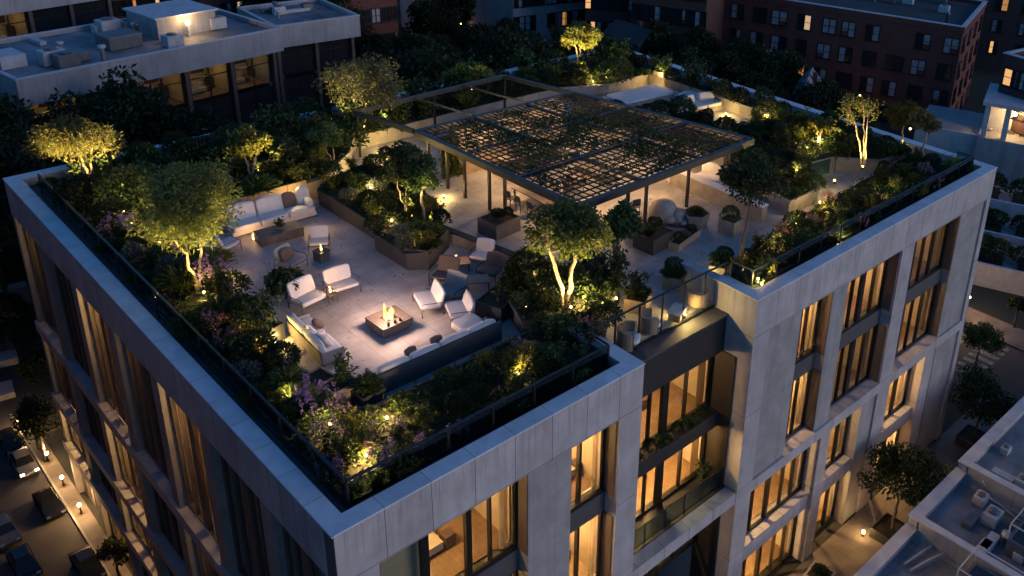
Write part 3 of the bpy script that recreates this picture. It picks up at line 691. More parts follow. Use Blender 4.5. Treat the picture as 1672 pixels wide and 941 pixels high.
mb = MB(); mb.box(0, 0, .36, .7, 1.1, .05); part(mb, 'table_top', timber, t, .01)
for sx in (-.3, .3): mb = MB(); mb.box(sx, 0, .17, .05, .9, .33); part(mb, 'leg', dmetal, t)
for q in range(3):
    t = thing('bar_stool', 'dark bar stool at the outdoor kitchen counter, %s from the terrace side' % ORD[q], 'stool', (20.5 + q * 1.1, 17.5, D), R(8 * q), 'bar stools at the kitchen counter')
    mb = MB(); mb.lathe(0, 0, [(.2, .68), (.21, .72), (.18, .74)], 14); part(mb, 'seat', char_w, t); mb = MB(); mb.lathe(0, 0, [(.2, 0), (.03, .04), (.025, .67)], 12); part(mb, 'leg', dmetal, t)
lc('lounge_chair', 'brown lounge chair facing the coffee table under the pergola', (21.1, 14.3), R(75), brown_c, .5, dmetal, wide=.85)
lc('lounge_chair', 'grey lounge chair under the pergola beside the brown one', (21.1, 15.9), R(100), grey_c, .5, dmetal, wide=.85)
for q, (a_, b_) in enumerate(((37.0, 20.6), (36.2, 21.4), (33.2, 19.9))):
    t = thing('sun_lounger', 'low pale sun lounger on the far upper lounge, %s from the right parapet' % ORD[q], 'sun lounger', (a_, b_, D), R(-80), 'pale sun loungers on the far lounge')
    mb = MB(); mb.box(0, 0, .16, 2.0, .72, .12); part(mb, 'frame', timber, t, .02); mb = MB(); mb.cushion(-.3, 0, .29, 1.35, .68, .16, e=.2); part(mb, 'mattress', white_c, t); mb = MB(); mb.cushion(.62, 0, .48, .75, .66, .16, tilt=T(R(-38), 3, 'Y'), e=.22); part(mb, 'backrest', white_c, t)
# egg shaped lounge pods and boulder stools
for nm, u, v, s_ in (('large tan egg shaped lounge pod between the pergola posts', 1082, 362, 1.0), ('smaller tan egg shaped pod beside the hexagonal planter', 1106, 366, .72), ('low rounded pouf beside the dark box planter', 1030, 385, .5)):
    xx, yy = at(u, v)
    t = thing('lounge_pod', nm, 'seat', (xx, yy, D), R(30), group='rounded lounge pods')
    mb = MB(); mb.lathe(0, 0, [(.0, 0), (.5 * s_, .02), (.72 * s_, .3 * s_), (.74 * s_, .62 * s_), (.56 * s_, .98 * s_), (.25 * s_, 1.15 * s_), (.0, 1.18 * s_)], 20); part(mb, 'shell', ston, t)
    mb = MB(); mb.cushion(-.35 * s_, -.5 * s_, .42 * s_, .8 * s_, .6 * s_, .3 * s_, R(-35), e=.5); part(mb, 'cushion', grey_c, t)
# white bench wall on the right of the pergola
t = thing('bench_wall', 'long pale rendered bench wall at the right side of the pergola', 'bench')
bx = 25.85
mb = MB(); mb.bb(bx, bx + .45, 5.6, 11.8, D, D + .85); part(mb, 'wall', ston, t, .02)
mb = MB(); mb.bb(bx - .04, bx + .5, 5.55, 11.85, D + .853, D + .91); part(mb, 'seat_top', white_c, t, .015)
t = thing('sofa', 'pale curved sofa behind the bench wall under the pergola edge', 'sofa', (27.6, 9.6, D), R(-80))
mb = MB(); mb.box(0, 0, .2, 3., .9, .36); part(mb, 'seat_base', ston, t, .03)
for i in range(2): mb = MB(); mb.cushion(-.74 + i * 1.48, -.05, .45, 1.44, .85, .22, e=.2); part(mb, 'seat_cushion', white_c, t)
mb = MB(); mb.cushion(0, .42, .75, 3., .3, .7, e=.25); part(mb, 'back_cushion', white_c, t)
# tall screen at the back of the pergola
t = thing('screen_wall', 'pale panelled wall at the back of the pergola, lit from above', 'wall')
for i in range(5):
    mb = MB(); mb.bb(18.2 + i * 1.5, 19.68 + i * 1.5, 20.3, 20.45, D, 1.2); part(mb, 'panel', ston, t, .01)
mb = MB(); mb.bb(18.2, 25.68, 19.6, 20.28, D, D + .5); part(mb, 'ledge', tan_w, t, .01)
# low divider wall between the lounge and the pergola walkway
t = thing('divider_wall', 'low rendered divider wall with a dark cap, between lounge chairs and pergola walkway', 'wall')
p, q = at(712, 384), at(905, 458)
mb = MB(); mb.bar((p[0], p[1], D + .25), (q[0], q[1], D + .25), .3, .5); part(mb, 'wall', ston, t)
mb = MB(); mb.bar((p[0], p[1], D + .53), (q[0], q[1], D + .53), .38, .055); part(mb, 'cap', dmetal, t, .01)
# timber panel wall behind the long pale sofa
t = thing('panel_wall', 'pale timber panel wall behind the long pale sofa', 'wall')
for i in range(6):
    mb = MB(); mb.bb(5.6 + i * .98, 6.55 + i * .98, 21.75, 21.85, D, D + (1.1 if i < 5 else .92)); part(mb, 'panel', tan_w, t, .008)
mb = MB(); mb.bb(5.5, 11.4, 21.9, 22.05, D, D + 1.0); part(mb, 'backing', dplant, t)
# things in the recess
def curved_seat(label, u, v, rz, s_=1.):
    xx, yy = at(u, v)
    t = thing('tub_chair', label, 'chair', (xx, yy, D), rz, 'tub chairs at the recess railing')
    mb = MB(); n = 15; inn, out, h = .36 * s_, .47 * s_, .78 * s_; vs = []; fs = []
    for k_ in range(n + 1):
        a = R(-20 + 220 * k_ / n)
        for r_, z_ in ((out, .08), (out, h), (inn, h), (inn, .3)): vs.append((r_ * math.cos(a), r_ * math.sin(a), z_))
    for k_ in range(n):
        for j in range(4): fs.append((k_ * 4 + j, k_ * 4 + (j + 1) % 4, k_ * 4 + 4 + (j + 1) % 4, k_ * 4 + 4 + j))
    fs += [(0, 1, 2, 3), (n * 4 + 3, n * 4 + 2, n * 4 + 1, n * 4)]
    mb.add(vs, fs); part(mb, 'backrest', tan_w, t, .02)
    mb = MB(); mb.cushion(0, 0, .36 * s_, .74 * s_, .74 * s_, .2, e=.6); part(mb, 'seat_cushion', white_c, t)
    mb = MB(); mb.lathe(0, 0, [(.3 * s_, 0), (.34 * s_, .28 * s_)], 16); part(mb, 'base', dmetal, t)
curved_seat('rounded tan tub chair in the recess, leftmost of three behind the railing', 1028, 566, R(40), 1.1)
curved_seat('rounded tan tub chair in the recess, middle of three behind the railing', 1062, 540, R(60), 1.)
curved_seat('rounded tan tub chair in the recess, rightmost of three behind the railing', 1140, 498, R(150), .9)
xx, yy = at(1105, 520)
t = thing('side_table', 'pale square side table behind the recess railing', 'table', (xx, yy, D), R(20))
mb = MB(); mb.box(0, 0, .42, .9, .6, .05); part(mb, 'table_top', white_c, t, .01)
for sx in (-.3, .3): mb = MB(); mb.box(sx, 0, .2, .06, .5, .39); part(mb, 'leg', tan_w, t)
# upper lounge at the far right
ux, uy = 35.6, 18.6
t = thing('sectional_sofa', 'pale L shaped sectional sofa on the far upper lounge', 'sofa', (ux, uy, D), R(-8))
mb = MB(); mb.box(0, 0, .2, 3.9, 1.1, .36); part(mb, 'seat_base', ston, t, .03)
mb = MB(); mb.box(1.4, 1.6, .2, 1.1, 2.0, .36); part(mb, 'seat_base', ston, t, .03)
for i in range(3): mb = MB(); mb.cushion(-1.3 + i * 1.3, 0, .5, 1.26, 1.05, .26, e=.2); part(mb, 'seat_cushion', white_c, t)
mb = MB(); mb.cushion(1.4, 1.6, .5, 1.05, 1.9, .26, e=.2); part(mb, 'seat_cushion', white_c, t)
for i in range(2): mb = MB(); mb.cushion(-.4 + i * 1.6, .4, .85, 1.2, .4, .55, R(10 - 20 * i), T(R(-20), 3, 'X'), e=.3); part(mb, 'back_cushion', white_c, t)
t = thing('daybed', 'low pale stone daybed platform on the far upper lounge', 'daybed', (34.4, 22.3, D), R(-4))
mb = MB(); mb.box(0, 0, .26, 5.2, 2.4, .5); part(mb, 'platform', ston, t, .03)
mb = MB(); mb.cushion(-.2, 0, .58, 4.4, 2., .2, e=.14, puff=.05); part(mb, 'mattress', white_c, t)
for nm, u, v, rz in (('tan armchair on the far upper lounge, left one of the pair', 1216, 214, 25), ('tan armchair on the far upper lounge, right one of the pair', 1240, 208, -20)):
    xx, yy = at(u, v)
    lc('armchair', nm, (xx, yy), R(rz + 180), brown_c, .6, tan_w, group='tan armchairs on the far lounge', wide=1.0, thick=.2)
# ------------------------------------------------------------------ foliage
def leafmesh(name, P, A, Ln, Wd, M, parent=None, two=None, link=True):
    """kite-shaped leaves: base P, axis A (unit), length Ln, width Wd"""
    n = len(P); P = np.asarray(P, float); A = np.asarray(A, float); A /= np.linalg.norm(A, axis=1)[:, None] + 1e-9
    side = np.cross(A, rng.normal(size=(n, 3))); side /= np.linalg.norm(side, axis=1)[:, None] + 1e-9
    Ln = np.broadcast_to(np.asarray(Ln, float), (n,))[:, None]; Wd = np.broadcast_to(np.asarray(Wd, float), (n,))[:, None]
    droop = np.zeros((n, 3)); droop[:, 2] = -.12
    v = np.empty((n, 4, 3)); v[:, 0] = P; v[:, 1] = P + A * Ln * .45 + side * Wd * .5; v[:, 2] = P + (A + droop) * Ln; v[:, 3] = P + A * Ln * .45 - side * Wd * .5
    me = bpy.data.meshes.new(name); me.vertices.add(4 * n); me.vertices.foreach_set('co', v.reshape(-1))
    me.loops.add(4 * n); me.loops.foreach_set('vertex_index', np.arange(4 * n, dtype=np.int32))
    me.polygons.add(n); me.polygons.foreach_set('loop_start', np.arange(0, 4 * n, 4, dtype=np.int32)); me.polygons.foreach_set('loop_total', np.full(n, 4, dtype=np.int32))
    me.materials.append(M)
    if two is not None:
        me.materials.append(two[0]); me.polygons.foreach_set('material_index', (rng.random(n) < two[1]).astype(np.int32))
    me.update(calc_edges=True); me.validate()
    o = bpy.data.objects.new(name, me)
    if link: COL.objects.link(o)
    if parent is not None: o.parent = parent
    return o
def dirs(n):
    d = rng.normal(size=(n, 3)); return d / np.linalg.norm(d, axis=1)[:, None]
def blob(n, r, rz, lob=.16, shell=.62, cz=0.):
    """points and outward axes of an uneven leafy mound"""
    d = dirs(n); d[:, 2] = np.where(d[:, 2] < -.35, -d[:, 2], d[:, 2])
    ks = dirs(7) * rng.uniform(2.2, 4.5, (7, 1)); ph = rng.uniform(0, 6.3, 7)
    lobe = 1 + lob * np.sin(d @ ks.T + ph).sum(1) / 2.2
    rad = lobe * (shell + (1 - shell) * rng.random(n) ** .5)
    P = d * rad[:, None] * np.array([r, r, rz]); P[:, 2] += cz
    A = d * .8 + dirs(n) * .75; A[:, 2] += .25
    return P, A

# shrub kinds, each with a few meshes shared by all its copies
def sh_round(M, n=900, r=.55, rz=.5, L=.12, Wd=.06, two=None): 
    P, A = blob(n, r, rz, .17, .6, rz * .72); return leafmesh('foliage', P, A, rng.uniform(.7, 1.3, n) * L, Wd, M, two=two, link=False)
def sh_grass(M, n=420, r=.16, L=.75, two=None):
    a = rng.uniform(0, 6.28, n); q = r * np.sqrt(rng.random(n)); P = np.stack([q * np.cos(a), q * np.sin(a), np.zeros(n)], 1)
    A = np.stack([np.cos(a), np.sin(a), np.zeros(n)], 1) * rng.uniform(.1, .95, (n, 1)) + rng.normal(size=(n, 3)) * .12; A[:, 2] = rng.uniform(.6, 1.1, n)
    # each blade is two leaves, the second bending over
    o = leafmesh('foliage', np.concatenate([P, P + A / np.linalg.norm(A, axis=1)[:, None] * L * .5]), np.concatenate([A, A * np.array([1.5, 1.5, .45])]), np.concatenate([np.full(n, L * .62), np.full(n, L * .5)]), .045, M, two=two, link=False)
    return o
def sh_loose(M, n=700, r=.6, h=1.1, L=.17, Wd=.075, two=None, stems=11):
    """open upright shrub: leaves along arching stems"""
    P = []; A = []
    for s in range(stems):
        a = rng.uniform(0, 6.28); out = rng.uniform(.25, 1.) * r; hh = h * rng.uniform(.6, 1.1)
        t = rng.random(n // stems) ** .7
        c = np.stack([np.cos(a) * out * t ** 1.4, np.sin(a) * out * t ** 1.4, hh * t], 1) + rng.normal(size=(n // stems, 3)) * .07
        P.append(c); d = dirs(n // stems); d[:, 2] += .4; A.append(d)
    P = np.concatenate(P); A = np.concatenate(A)
    return leafmesh('foliage', P, A, rng.uniform(.7, 1.25, len(P)) * L, Wd, M, two=two, link=False)
def flowers(M, n=260, r=.5, h=.85, L=.07):
    P = []; A = []
    for s in range(26):
        a = rng.uniform(0, 6.28); q = r * rng.random() ** .5; hh = h * rng.uniform(.7, 1.1)
        k = n // 26; z = rng.random(k)
        P.append(np.stack([np.full(k, q * math.cos(a)), np.full(k, q * math.sin(a)), hh - .28 * z], 1) + rng.normal(size=(k, 3)) * .025); A.append(dirs(k))
    P = np.concatenate(P); return leafmesh('blossom', P, np.concatenate(A), L, .05, M, link=False)
KINDS = {
    'boxwood': ('shrub', [sh_round(L_dark, 1300, .55, .5, .1, .055) for _ in range(3)], None),
    'laurel': ('shrub', [sh_round(L_mid, 900, .6, .55, .15, .075, two=(L_dark, .5)) for _ in range(3)], None),
    'loose': ('shrub', [sh_loose(L_mid, 800, two=(L_dark, .4)) for _ in range(3)], None),
    'fern': ('fern', [sh_grass(L_mid, 330, .12, .7, two=(L_dark, .4)) for _ in range(2)], None),
    'grass': ('ornamental_grass', [sh_grass(L_olive, 420, .16, .85, two=(L_gold, .4)) for _ in range(2)], None),
    'silver': ('shrub', [sh_round(L_silver, 700, .5, .42, .14, .045) for _ in range(2)], None),
    'gold': ('shrub', [sh_loose(L_gold, 700, .55, .95, .15, .07) for _ in range(2)], None),
    'purple': ('flowering_shrub', [sh_loose(L_dark, 500, .5, .7, .13, .05) for _ in range(2)], [flowers(L_purple, 420, .55, .95) for _ in range(2)]),
    'pink': ('flowering_shrub', [sh_loose(L_mid, 450, .5, .65, .13, .05) for _ in range(2)], [flowers(L_pink, 360, .5, .8, .08) for _ in range(2)]),
}
LOOK = {'boxwood': 'dense dark clipped round shrub', 'laurel': 'broad green mounded shrub', 'loose': 'open upright leafy shrub', 'fern': 'green arching fern', 'grass': 'pale arching ornamental grass', 'silver': 'silvery blue mounded shrub', 'gold': 'yellow-green loose shrub', 'purple': 'purple flowering shrub', 'pink': 'pink flowering shrub'}
CAT = {'fern': 'fern', 'grass': 'grass', 'purple': 'flowers', 'pink': 'flowers'}
count = {}
def shrub(kind, x, y, z, sc, where, label=None):
    nm, vs, fl = KINDS[kind]
    key = (kind, where); i = count.get(key, 0); count[key] = i + 1
    src = vs[random.randrange(len(vs))]
    s3 = (sc * random.uniform(.9, 1.15), sc * random.uniform(.9, 1.15), sc * random.uniform(.85, 1.15))
    o = bpy.data.objects.new(nm, src.data); COL.objects.link(o)
    o.location = (x, y, z); o.rotation_euler = (0, 0, random.uniform(0, 6.28)); o.scale = s3
    o['_k'] = kind; o['_w'] = where
    tag(o, label or '', CAT.get(kind, 'shrub'), LOOK[kind] + 's of the roof garden')
    if fl:
        b = bpy.data.objects.new('blossom', fl[random.randrange(len(fl))].data); COL.objects.link(b); b.parent = o
    return o
def inside(pt, poly):
    x, y = pt; c = False; n = len(poly)
    for i in range(n):
        (x0, y0), (x1, y1) = poly[i], poly[i - 1]
        if (y0 > y) != (y1 > y) and x < (x1 - x0) * (y - y0) / (y1 - y0) + x0: c = not c
    return c
SZ = -.36
BEDS = {
    'left bed': ([(1.12, 4.6), (2.35, 5.9), (3.0, 8.9), (3.3, 11.3), (3.5, 13.5), (4.2, 18.5), (5.0, 21.3), (5.3, 22.9), (1.12, 22.9)], 'long raised planting bed along the left railing'),
    'front bed': ([(1.12, 1.12), (10.85, 1.12), (10.85, 4.2), (10.2, 4.6), (3.9, 4.45), (2.4, 5.4), (1.12, 4.55)], 'raised planting bed behind the front railing'),
    'front tree bed': ([(10.9, 2.3), (12.3, 2.6), (13.6, 3.7), (15.3, 4.8), (15.9, 5.9), (15.1, 7.2), (14.0, 7.8), (12.0, 8.0), (11.3, 7.0), (10.7, 5.4), (10.9, 4.2)], 'raised bed round the front tree before the pergola'),
    'back bed': ([(1.12, 22.95), (5.3, 22.95), (5.5, 22.15), (11.5, 22.15), (14.2, 24.4), (15.4, 26.2), (26., 26.2), (30.5, 26.), (33.5, 24.6), (37.5, 24.8), (37.5, 29.5), (1.12, 29.5)], 'wide planting bed along the rear edge of the roof'),
    'middle bed': ([(10.65, 21.0), (10.75, 16.1), (10.25, 15.2), (10.3, 12.7), (11.1, 12.15), (13.1, 14.2), (14.2, 16.9), (14.9, 19.8), (14.2, 22.5), (11.8, 21.9)], 'raised planter bed between the lounge and the pergola'),
    'right bed': ([(19.3, 1.12), (38.7, 1.12), (38.7, 4.6), (33., 4.3), (28., 3.9), (24.5, 3.7), (22.3, 3.4), (20.9, 2.7), (19.3, 2.4)], 'planting bed behind the right railing'),
    'right garden': ([(27.6, 5.2), (30.2, 5.2), (32., 7.6), (34.5, 7.2), (36.4, 5.2), (38.7, 5.0), (38.7, 14.), (31.6, 13.6), (29.6, 9.9), (28.2, 7.8)], 'planting bed around the small lawn right of the pergola'),
    'far right bed': ([(37.6, 14.1), (38.7, 14.1), (38.7, 29.4), (37.6, 29.4)], 'narrow planting bed along the far right parapet'),
    'upper hedge bed': ([(29.6, 11.2), (30.6, 10.9), (34.2, 16.6), (33.4, 17.6), (31.2, 18.4), (28.2, 21.6), (27.4, 20.6)], 'hedge bed between the pergola and the far upper lounge'),
}
for nm, (poly, lab) in BEDS.items():
    t = thing('planting_bed', lab, 'planting bed')
    mb = MB(); mb.prism(poly, D, SZ); part(mb, 'wall', dplant if nm in ('front bed', 'front tree bed', 'middle bed') else ston, t)
    mb = MB(); mb.prism(poly, SZ + .004, SZ + .02); part(mb, 'soil', soil, t)
    mb = MB()
    for p, q in zip(poly, poly[1:] + poly[:1]): mb.bar((p[0], p[1], SZ + .02), (q[0], q[1], SZ + .02), .11, .14)
    part(mb, 'rim', dplant if nm in ('front bed', 'front tree bed', 'middle bed') else ston, t)
# ground cover on the soil
P_, A_ = [], []
for nm, (poly, lab) in BEDS.items():
    xs = [p[0] for p in poly]; ys = [p[1] for p in poly]; n = int((max(xs) - min(xs)) * (max(ys) - min(ys)) * 110)
    for _ in range(n):
        p = (random.uniform(min(xs), max(xs)), random.uniform(min(ys), max(ys)))
        if inside(p, poly): P_.append((p[0], p[1], SZ + random.uniform(0, .2)))
P_ = np.array(P_); A_ = dirs(len(P_)); A_[:, 2] = np.abs(A_[:, 2]) * .8
gc = leafmesh('ground_cover', P_, A_, rng.uniform(.1, .24, len(P_)), .08, L_mid, two=(L_dark, .6)); gc['kind'] = 'stuff'; tag(gc, 'low dark green ground cover leaves filling the roof planting beds', 'ground cover', kind='stuff')

# ------------------------------------------------------------------ trees
def pxm(x, y, z):
    q = ROT @ (np.array([x, y, z]) - CAM); return F / q[2]
def proj(x, y, z):
    q = ROT @ (np.array([x, y, z]) - CAM); return CX + F * q[0] / q[2], CY + F * q[1] / q[2]
RIGHT = np.array([ROT[0][0], ROT[0][1]]); RIGHT /= np.linalg.norm(RIGHT)
def tree_mesh(t, h0, cc, r, rz, n, M, L=.2, Wd=.09, stems=2, clumps=26, bark=bark_l, tr=.085, two=None, bare=.0, gap=.34):
    """t: the thing (local origin at the trunk's foot); crown ellipsoid centred at cc (local) with radii r, rz"""
    cc = np.array(cc)
    d = dirs(clumps); d[:, 2] = np.where(d[:, 2] < -.55, -d[:, 2] * .6, d[:, 2])
    C = cc + d * (rng.uniform(.35, .86, (clumps, 1))) * np.array([r, r, rz])
    mb = MB(); nodes = []
    for s in range(stems):
        a = 6.28 * s / max(1, stems) + rng.uniform(-.5, .5); sp = .0 if stems == 1 else rng.uniform(.25, .5) * r
        top = np.array([cc[0] * .75 + math.cos(a) * sp, cc[1] * .75 + math.sin(a) * sp, cc[2] - rz * .1])
        b0 = np.array([math.cos(a) * tr * .8 * (stems > 1), math.sin(a) * tr * .8 * (stems > 1), -.05])
        k = 8; pts = []
        for i in range(k + 1):
            u = i / k; q = b0 + (top - b0) * u; q[:2] = b0[:2] + (top - b0)[:2] * (u ** 1.7); q = q + rng.normal(size=3) * .03 * (0 < i < k) * (1 + r * .3); pts.append(q)
        mb.tube(pts, [tr * (1.15 - .75 * i / k) * (1 if stems == 1 else .8) for i in range(k + 1)], 8)
        nodes += [(q, tr * (1.15 - .75 * i / k)) for i, q in enumerate(pts) if q[2] > h0 * .7]
    for c in C:
        q, w = min(nodes, key=lambda e: np.linalg.norm(e[0] - c) + (2. if e[0][2] > c[2] else 0))
        m_ = (q + c) / 2 + rng.normal(size=3) * .1 * r; m_[2] += .08 * r
        mb.tube([q, (q + m_) / 2 + rng.normal(size=3) * .03, m_, (m_ + c) / 2 + rng.normal(size=3) * .05, c], [w * .5, w * .42, w * .32, w * .2, .008], 5, cap=False)
        for _ in range(3):
            e = c + np.clip(rng.normal(size=3), -1.1, 1.1) * gap * r * .55; mb.tube([m_, (m_ + e) / 2 + rng.normal(size=3) * .05, e], [w * .22, w * .15, .005], 4, cap=False)
    mb.build('trunk', bark, t)
    cr = gap * r * rng.uniform(.75, 1.25, clumps); idx = rng.integers(0, clumps, n)
    dd = dirs(n); P = C[idx] + dd * (cr[idx] * rng.random(n) ** .45)[:, None] * np.array([1, 1, .72])
    A = dd * .6 + dirs(n) * .8; A[:, 2] -= .05
    leafmesh('crown', P, A, rng.uniform(.65, 1.3, n) * L, Wd, M, t, two=two)
def px_tree(label, x, y, z, box, n, M, **kw):
    u0, u1, v0, v1 = box
    vc = (v0 + v1) / 2; zc = height_at(x, y, vc); s = pxm(x, y, zc); r = (u1 - u0) / 2 / s * .92
    uc = proj(x, y, zc)[0]; off = ((u0 + u1) / 2 - uc) / s
    el = math.atan2(CAM[2] - zc, math.hypot(x - CAM[0], y - CAM[1]))
    hv = (v1 - v0) / 2 / s * .95; rz = math.sqrt(max(.1 * r * r, hv * hv - (r * math.sin(el)) ** 2)) / math.cos(el)
    t = thing(kw.pop('name', 'garden_tree'), label, 'tree', (x, y, z), group='trees of the roof garden')
    zc = max(zc, z + rz * .75)
    cc = (RIGHT[0] * off, RIGHT[1] * off, zc - z)
    tree_mesh(t, max(.3, zc - z - rz), cc, r, rz, n, M, **kw)
    return t
T1 = at(325, 476, SZ); T2 = at(145, 301, SZ); T5 = at(922, 500, SZ); T8 = at(1408, 273, SZ)
px_tree('large feathery green tree lit from below beside the long pale sofa', *T1, SZ, (206, 400, 250, 440), 7600, L_olive, L=.24, Wd=.075, stems=2, clumps=34, two=(L_gold, .35))
px_tree('spreading golden lit tree with forked pale trunk at the far left corner', *T2, SZ, (48, 204, 176, 284), 4600, L_olive, L=.24, Wd=.08, stems=3, clumps=26, two=(L_gold, .3))
px_tree('bushy bright yellow lit tree in the back bed left of the long pale sofa', 8.9, 24.4, SZ, (368, 452, 192, 292), 4200, L_gold, L=.22, Wd=.09, stems=4, clumps=18, two=(L_olive, .3))
px_tree('wide grey-green olive tree behind the open pergola frame', *at(588, 206, SZ), SZ, (520, 684, 90, 180), 5200, L_olive, L=.24, Wd=.08, stems=3, clumps=28, two=(L_silver, .4))
px_tree('dark leafy tree with a lit trunk at the front corner of the pergola', *T5, SZ, (842, 1000, 316, 436), 6800, L_mid, L=.2, Wd=.1, stems=2, clumps=32, two=(L_gold, .35), tr=.13)
px_tree('slender pale trunked tree in the middle bed, left one of a pair', *at(662, 352, SZ), SZ, (610, 690, 218, 322), 3800, L_mid, L=.18, Wd=.09, stems=2, clumps=18, two=(L_dark, .5), tr=.05)
px_tree('slender pale trunked tree in the middle bed, right one of a pair', *at(693, 360, SZ), SZ, (650, 722, 225, 335), 3600, L_mid, L=.18, Wd=.09, stems=1, clumps=18, two=(L_dark, .4), tr=.065)
px_tree('small round golden lit tree at the back corner of the roof', *at(943, 114, SZ), SZ, (912, 980, 22, 92), 3800, L_gold, L=.28, Wd=.12, stems=2, clumps=20, two=(L_olive, .4), tr=.09)
px_tree('nearly bare tree with a forked white trunk beside the small lawn', *T8, SZ, (1362, 1450, 148, 226), 520, L_gold, L=.2, Wd=.08, stems=3, clumps=14, two=(L_olive, .4), tr=.075)
px_tree('tall slim tree in front of the bench wall near the railing corner', *at(1210, 440, SZ), SZ, (1165, 1290, 236, 372), 5000, L_mid, L=.2, Wd=.09, stems=1, clumps=24, two=(L_dark, .5), tr=.08, bark=bark_d)
px_tree('thin palm-like small tree near the right parapet, left of two', *at(1470, 246, SZ), SZ, (1446, 1500, 166, 206), 1200, L_gold, L=.5, Wd=.06, stems=1, clumps=8, tr=.06)
px_tree('small sparse tree near the far right corner of the roof', *at(1506, 262, SZ), SZ, (1484, 1540, 172, 232), 1800, L_olive, L=.24, Wd=.09, stems=1, clumps=14, two=(L_pink, .12), tr=.07)
px_tree('small twiggy tree in the back bed beside the lit timber posts', *at(543, 268, SZ), SZ, (498, 566, 198, 250), 1500, L_mid, L=.18, Wd=.08, stems=2, clumps=14, tr=.05)
px_tree('golden lit climbing shrub tree behind the open pergola frame', *at(760, 158, SZ), SZ, (728, 802, 108, 146), 2600, L_gold, L=.26, Wd=.11, stems=3, clumps=14, tr=.06)
px_tree('bright yellow lit small tree at the middle of the right garden', *at(1336, 234, SZ), SZ, (1316, 1366, 186, 228), 1500, L_gold, L=.24, Wd=.1, stems=3, clumps=12, tr=.05)
px_tree('leafy dark young tree under the right corner of the pergola', *at(1003, 420, D), D, (975, 1050, 326, 410), 2600, L_mid, L=.3, Wd=.13, stems=3, clumps=14, two=(L_dark, .3), tr=.05, bark=bark_d)
px_tree('small dark tree in a pot beside the two pale lounge chairs', *at(470, 486, D), D, (430, 500, 432, 486), 1700, L_mid, L=.2, Wd=.1, stems=1, clumps=12, two=(L_dark, .5), tr=.04, bark=bark_d)
px_tree('broad dark bushy tree right of the pergola corner', *at(1236, 292, SZ), SZ, (1194, 1264, 238, 300), 2600, L_mid, L=.22, Wd=.1, stems=3, clumps=22, two=(L_dark, .6), tr=.07, bark=bark_d)

# ------------------------------------------------------------------ shrubs filling the beds
MIX = {
    'left bed': (1.0, 'boxwood boxwood laurel loose fern gold purple grass silver'.split()),
    'front bed': (.82, 'boxwood boxwood laurel loose loose fern purple purple gold'.split()),
    'front tree bed': (.85, 'boxwood laurel laurel fern loose boxwood'.split()),
    'back bed': (1.25, 'boxwood laurel loose fern boxwood loose gold'.split()),
    'middle bed': (1.0, 'boxwood laurel gold fern silver loose'.split()),
    'right bed': (.95, 'boxwood laurel boxwood fern gold gold laurel pink'.split()),
    'right garden': (1.0, 'boxwood laurel fern boxwood gold'.split()),
    'far right bed': (1.1, 'boxwood laurel loose'.split()),
    'upper hedge bed': (1.0, 'boxwood boxwood laurel'.split()),
}
LAWN = [(31.2, 6.6), (32.3, 6.0), (35.3, 7.8), (34.4, 9.2)]
taken = [(T1[0], T1[1], .5), (T2[0], T2[1], .6), (T5[0], T5[1], .6), (T8[0], T8[1], .6)] + [(p_[0] - .68 * g_, p_[1] - .7 * g_, r_) for p_, g_, r_ in ((T1, .9, .9), (T2, 1.3, 1.3), (T5, .9, .8), (T8, 1., .9), ((8.9, 24.4), 1., .9))]
allsh = []
for nm, (gap, kinds) in MIX.items():
    poly = BEDS[nm][0]; xs = [p[0] for p in poly]; ys = [p[1] for p in poly]; got = []
    for _ in range(1500):
        p = (random.uniform(min(xs), max(xs)), random.uniform(min(ys), max(ys)))
        if not inside(p, poly) or inside(p, LAWN): continue
        if any((p[0] - q[0]) ** 2 + (p[1] - q[1]) ** 2 < gap ** 2 for q in got) or any((p[0] - a) ** 2 + (p[1] - b) ** 2 < r_ * r_ for a, b, r_ in taken): continue
        got.append(p)
        kd = random.choice(kinds); sc = random.uniform(.85, 1.45) * gap
        if kd in ('fern', 'grass'): sc *= .9
        e = min(abs(p[0] - x_) for x_ in (1.1, 38.7)); e = min(e, abs(p[1] - 1.1))
        if e < .55: sc *= .75
        if nm == 'front bed': sc *= .9
        if nm == 'middle bed': sc = min(sc, .85)
        if nm == 'right bed': sc = min(sc, .95 if p[1] < 2.6 else .72)
        if nm == 'right garden' and p[0] < 35: sc = min(sc, .8)
        if nm == 'front bed' and p[0] > 3.2:
            if p[1] > 4.0: continue
            if p[1] > 2.6: sc = min(sc, .62)
            else: sc = min(sc, .9)
        allsh.append(shrub(kd, p[0], p[1], SZ, sc, nm))
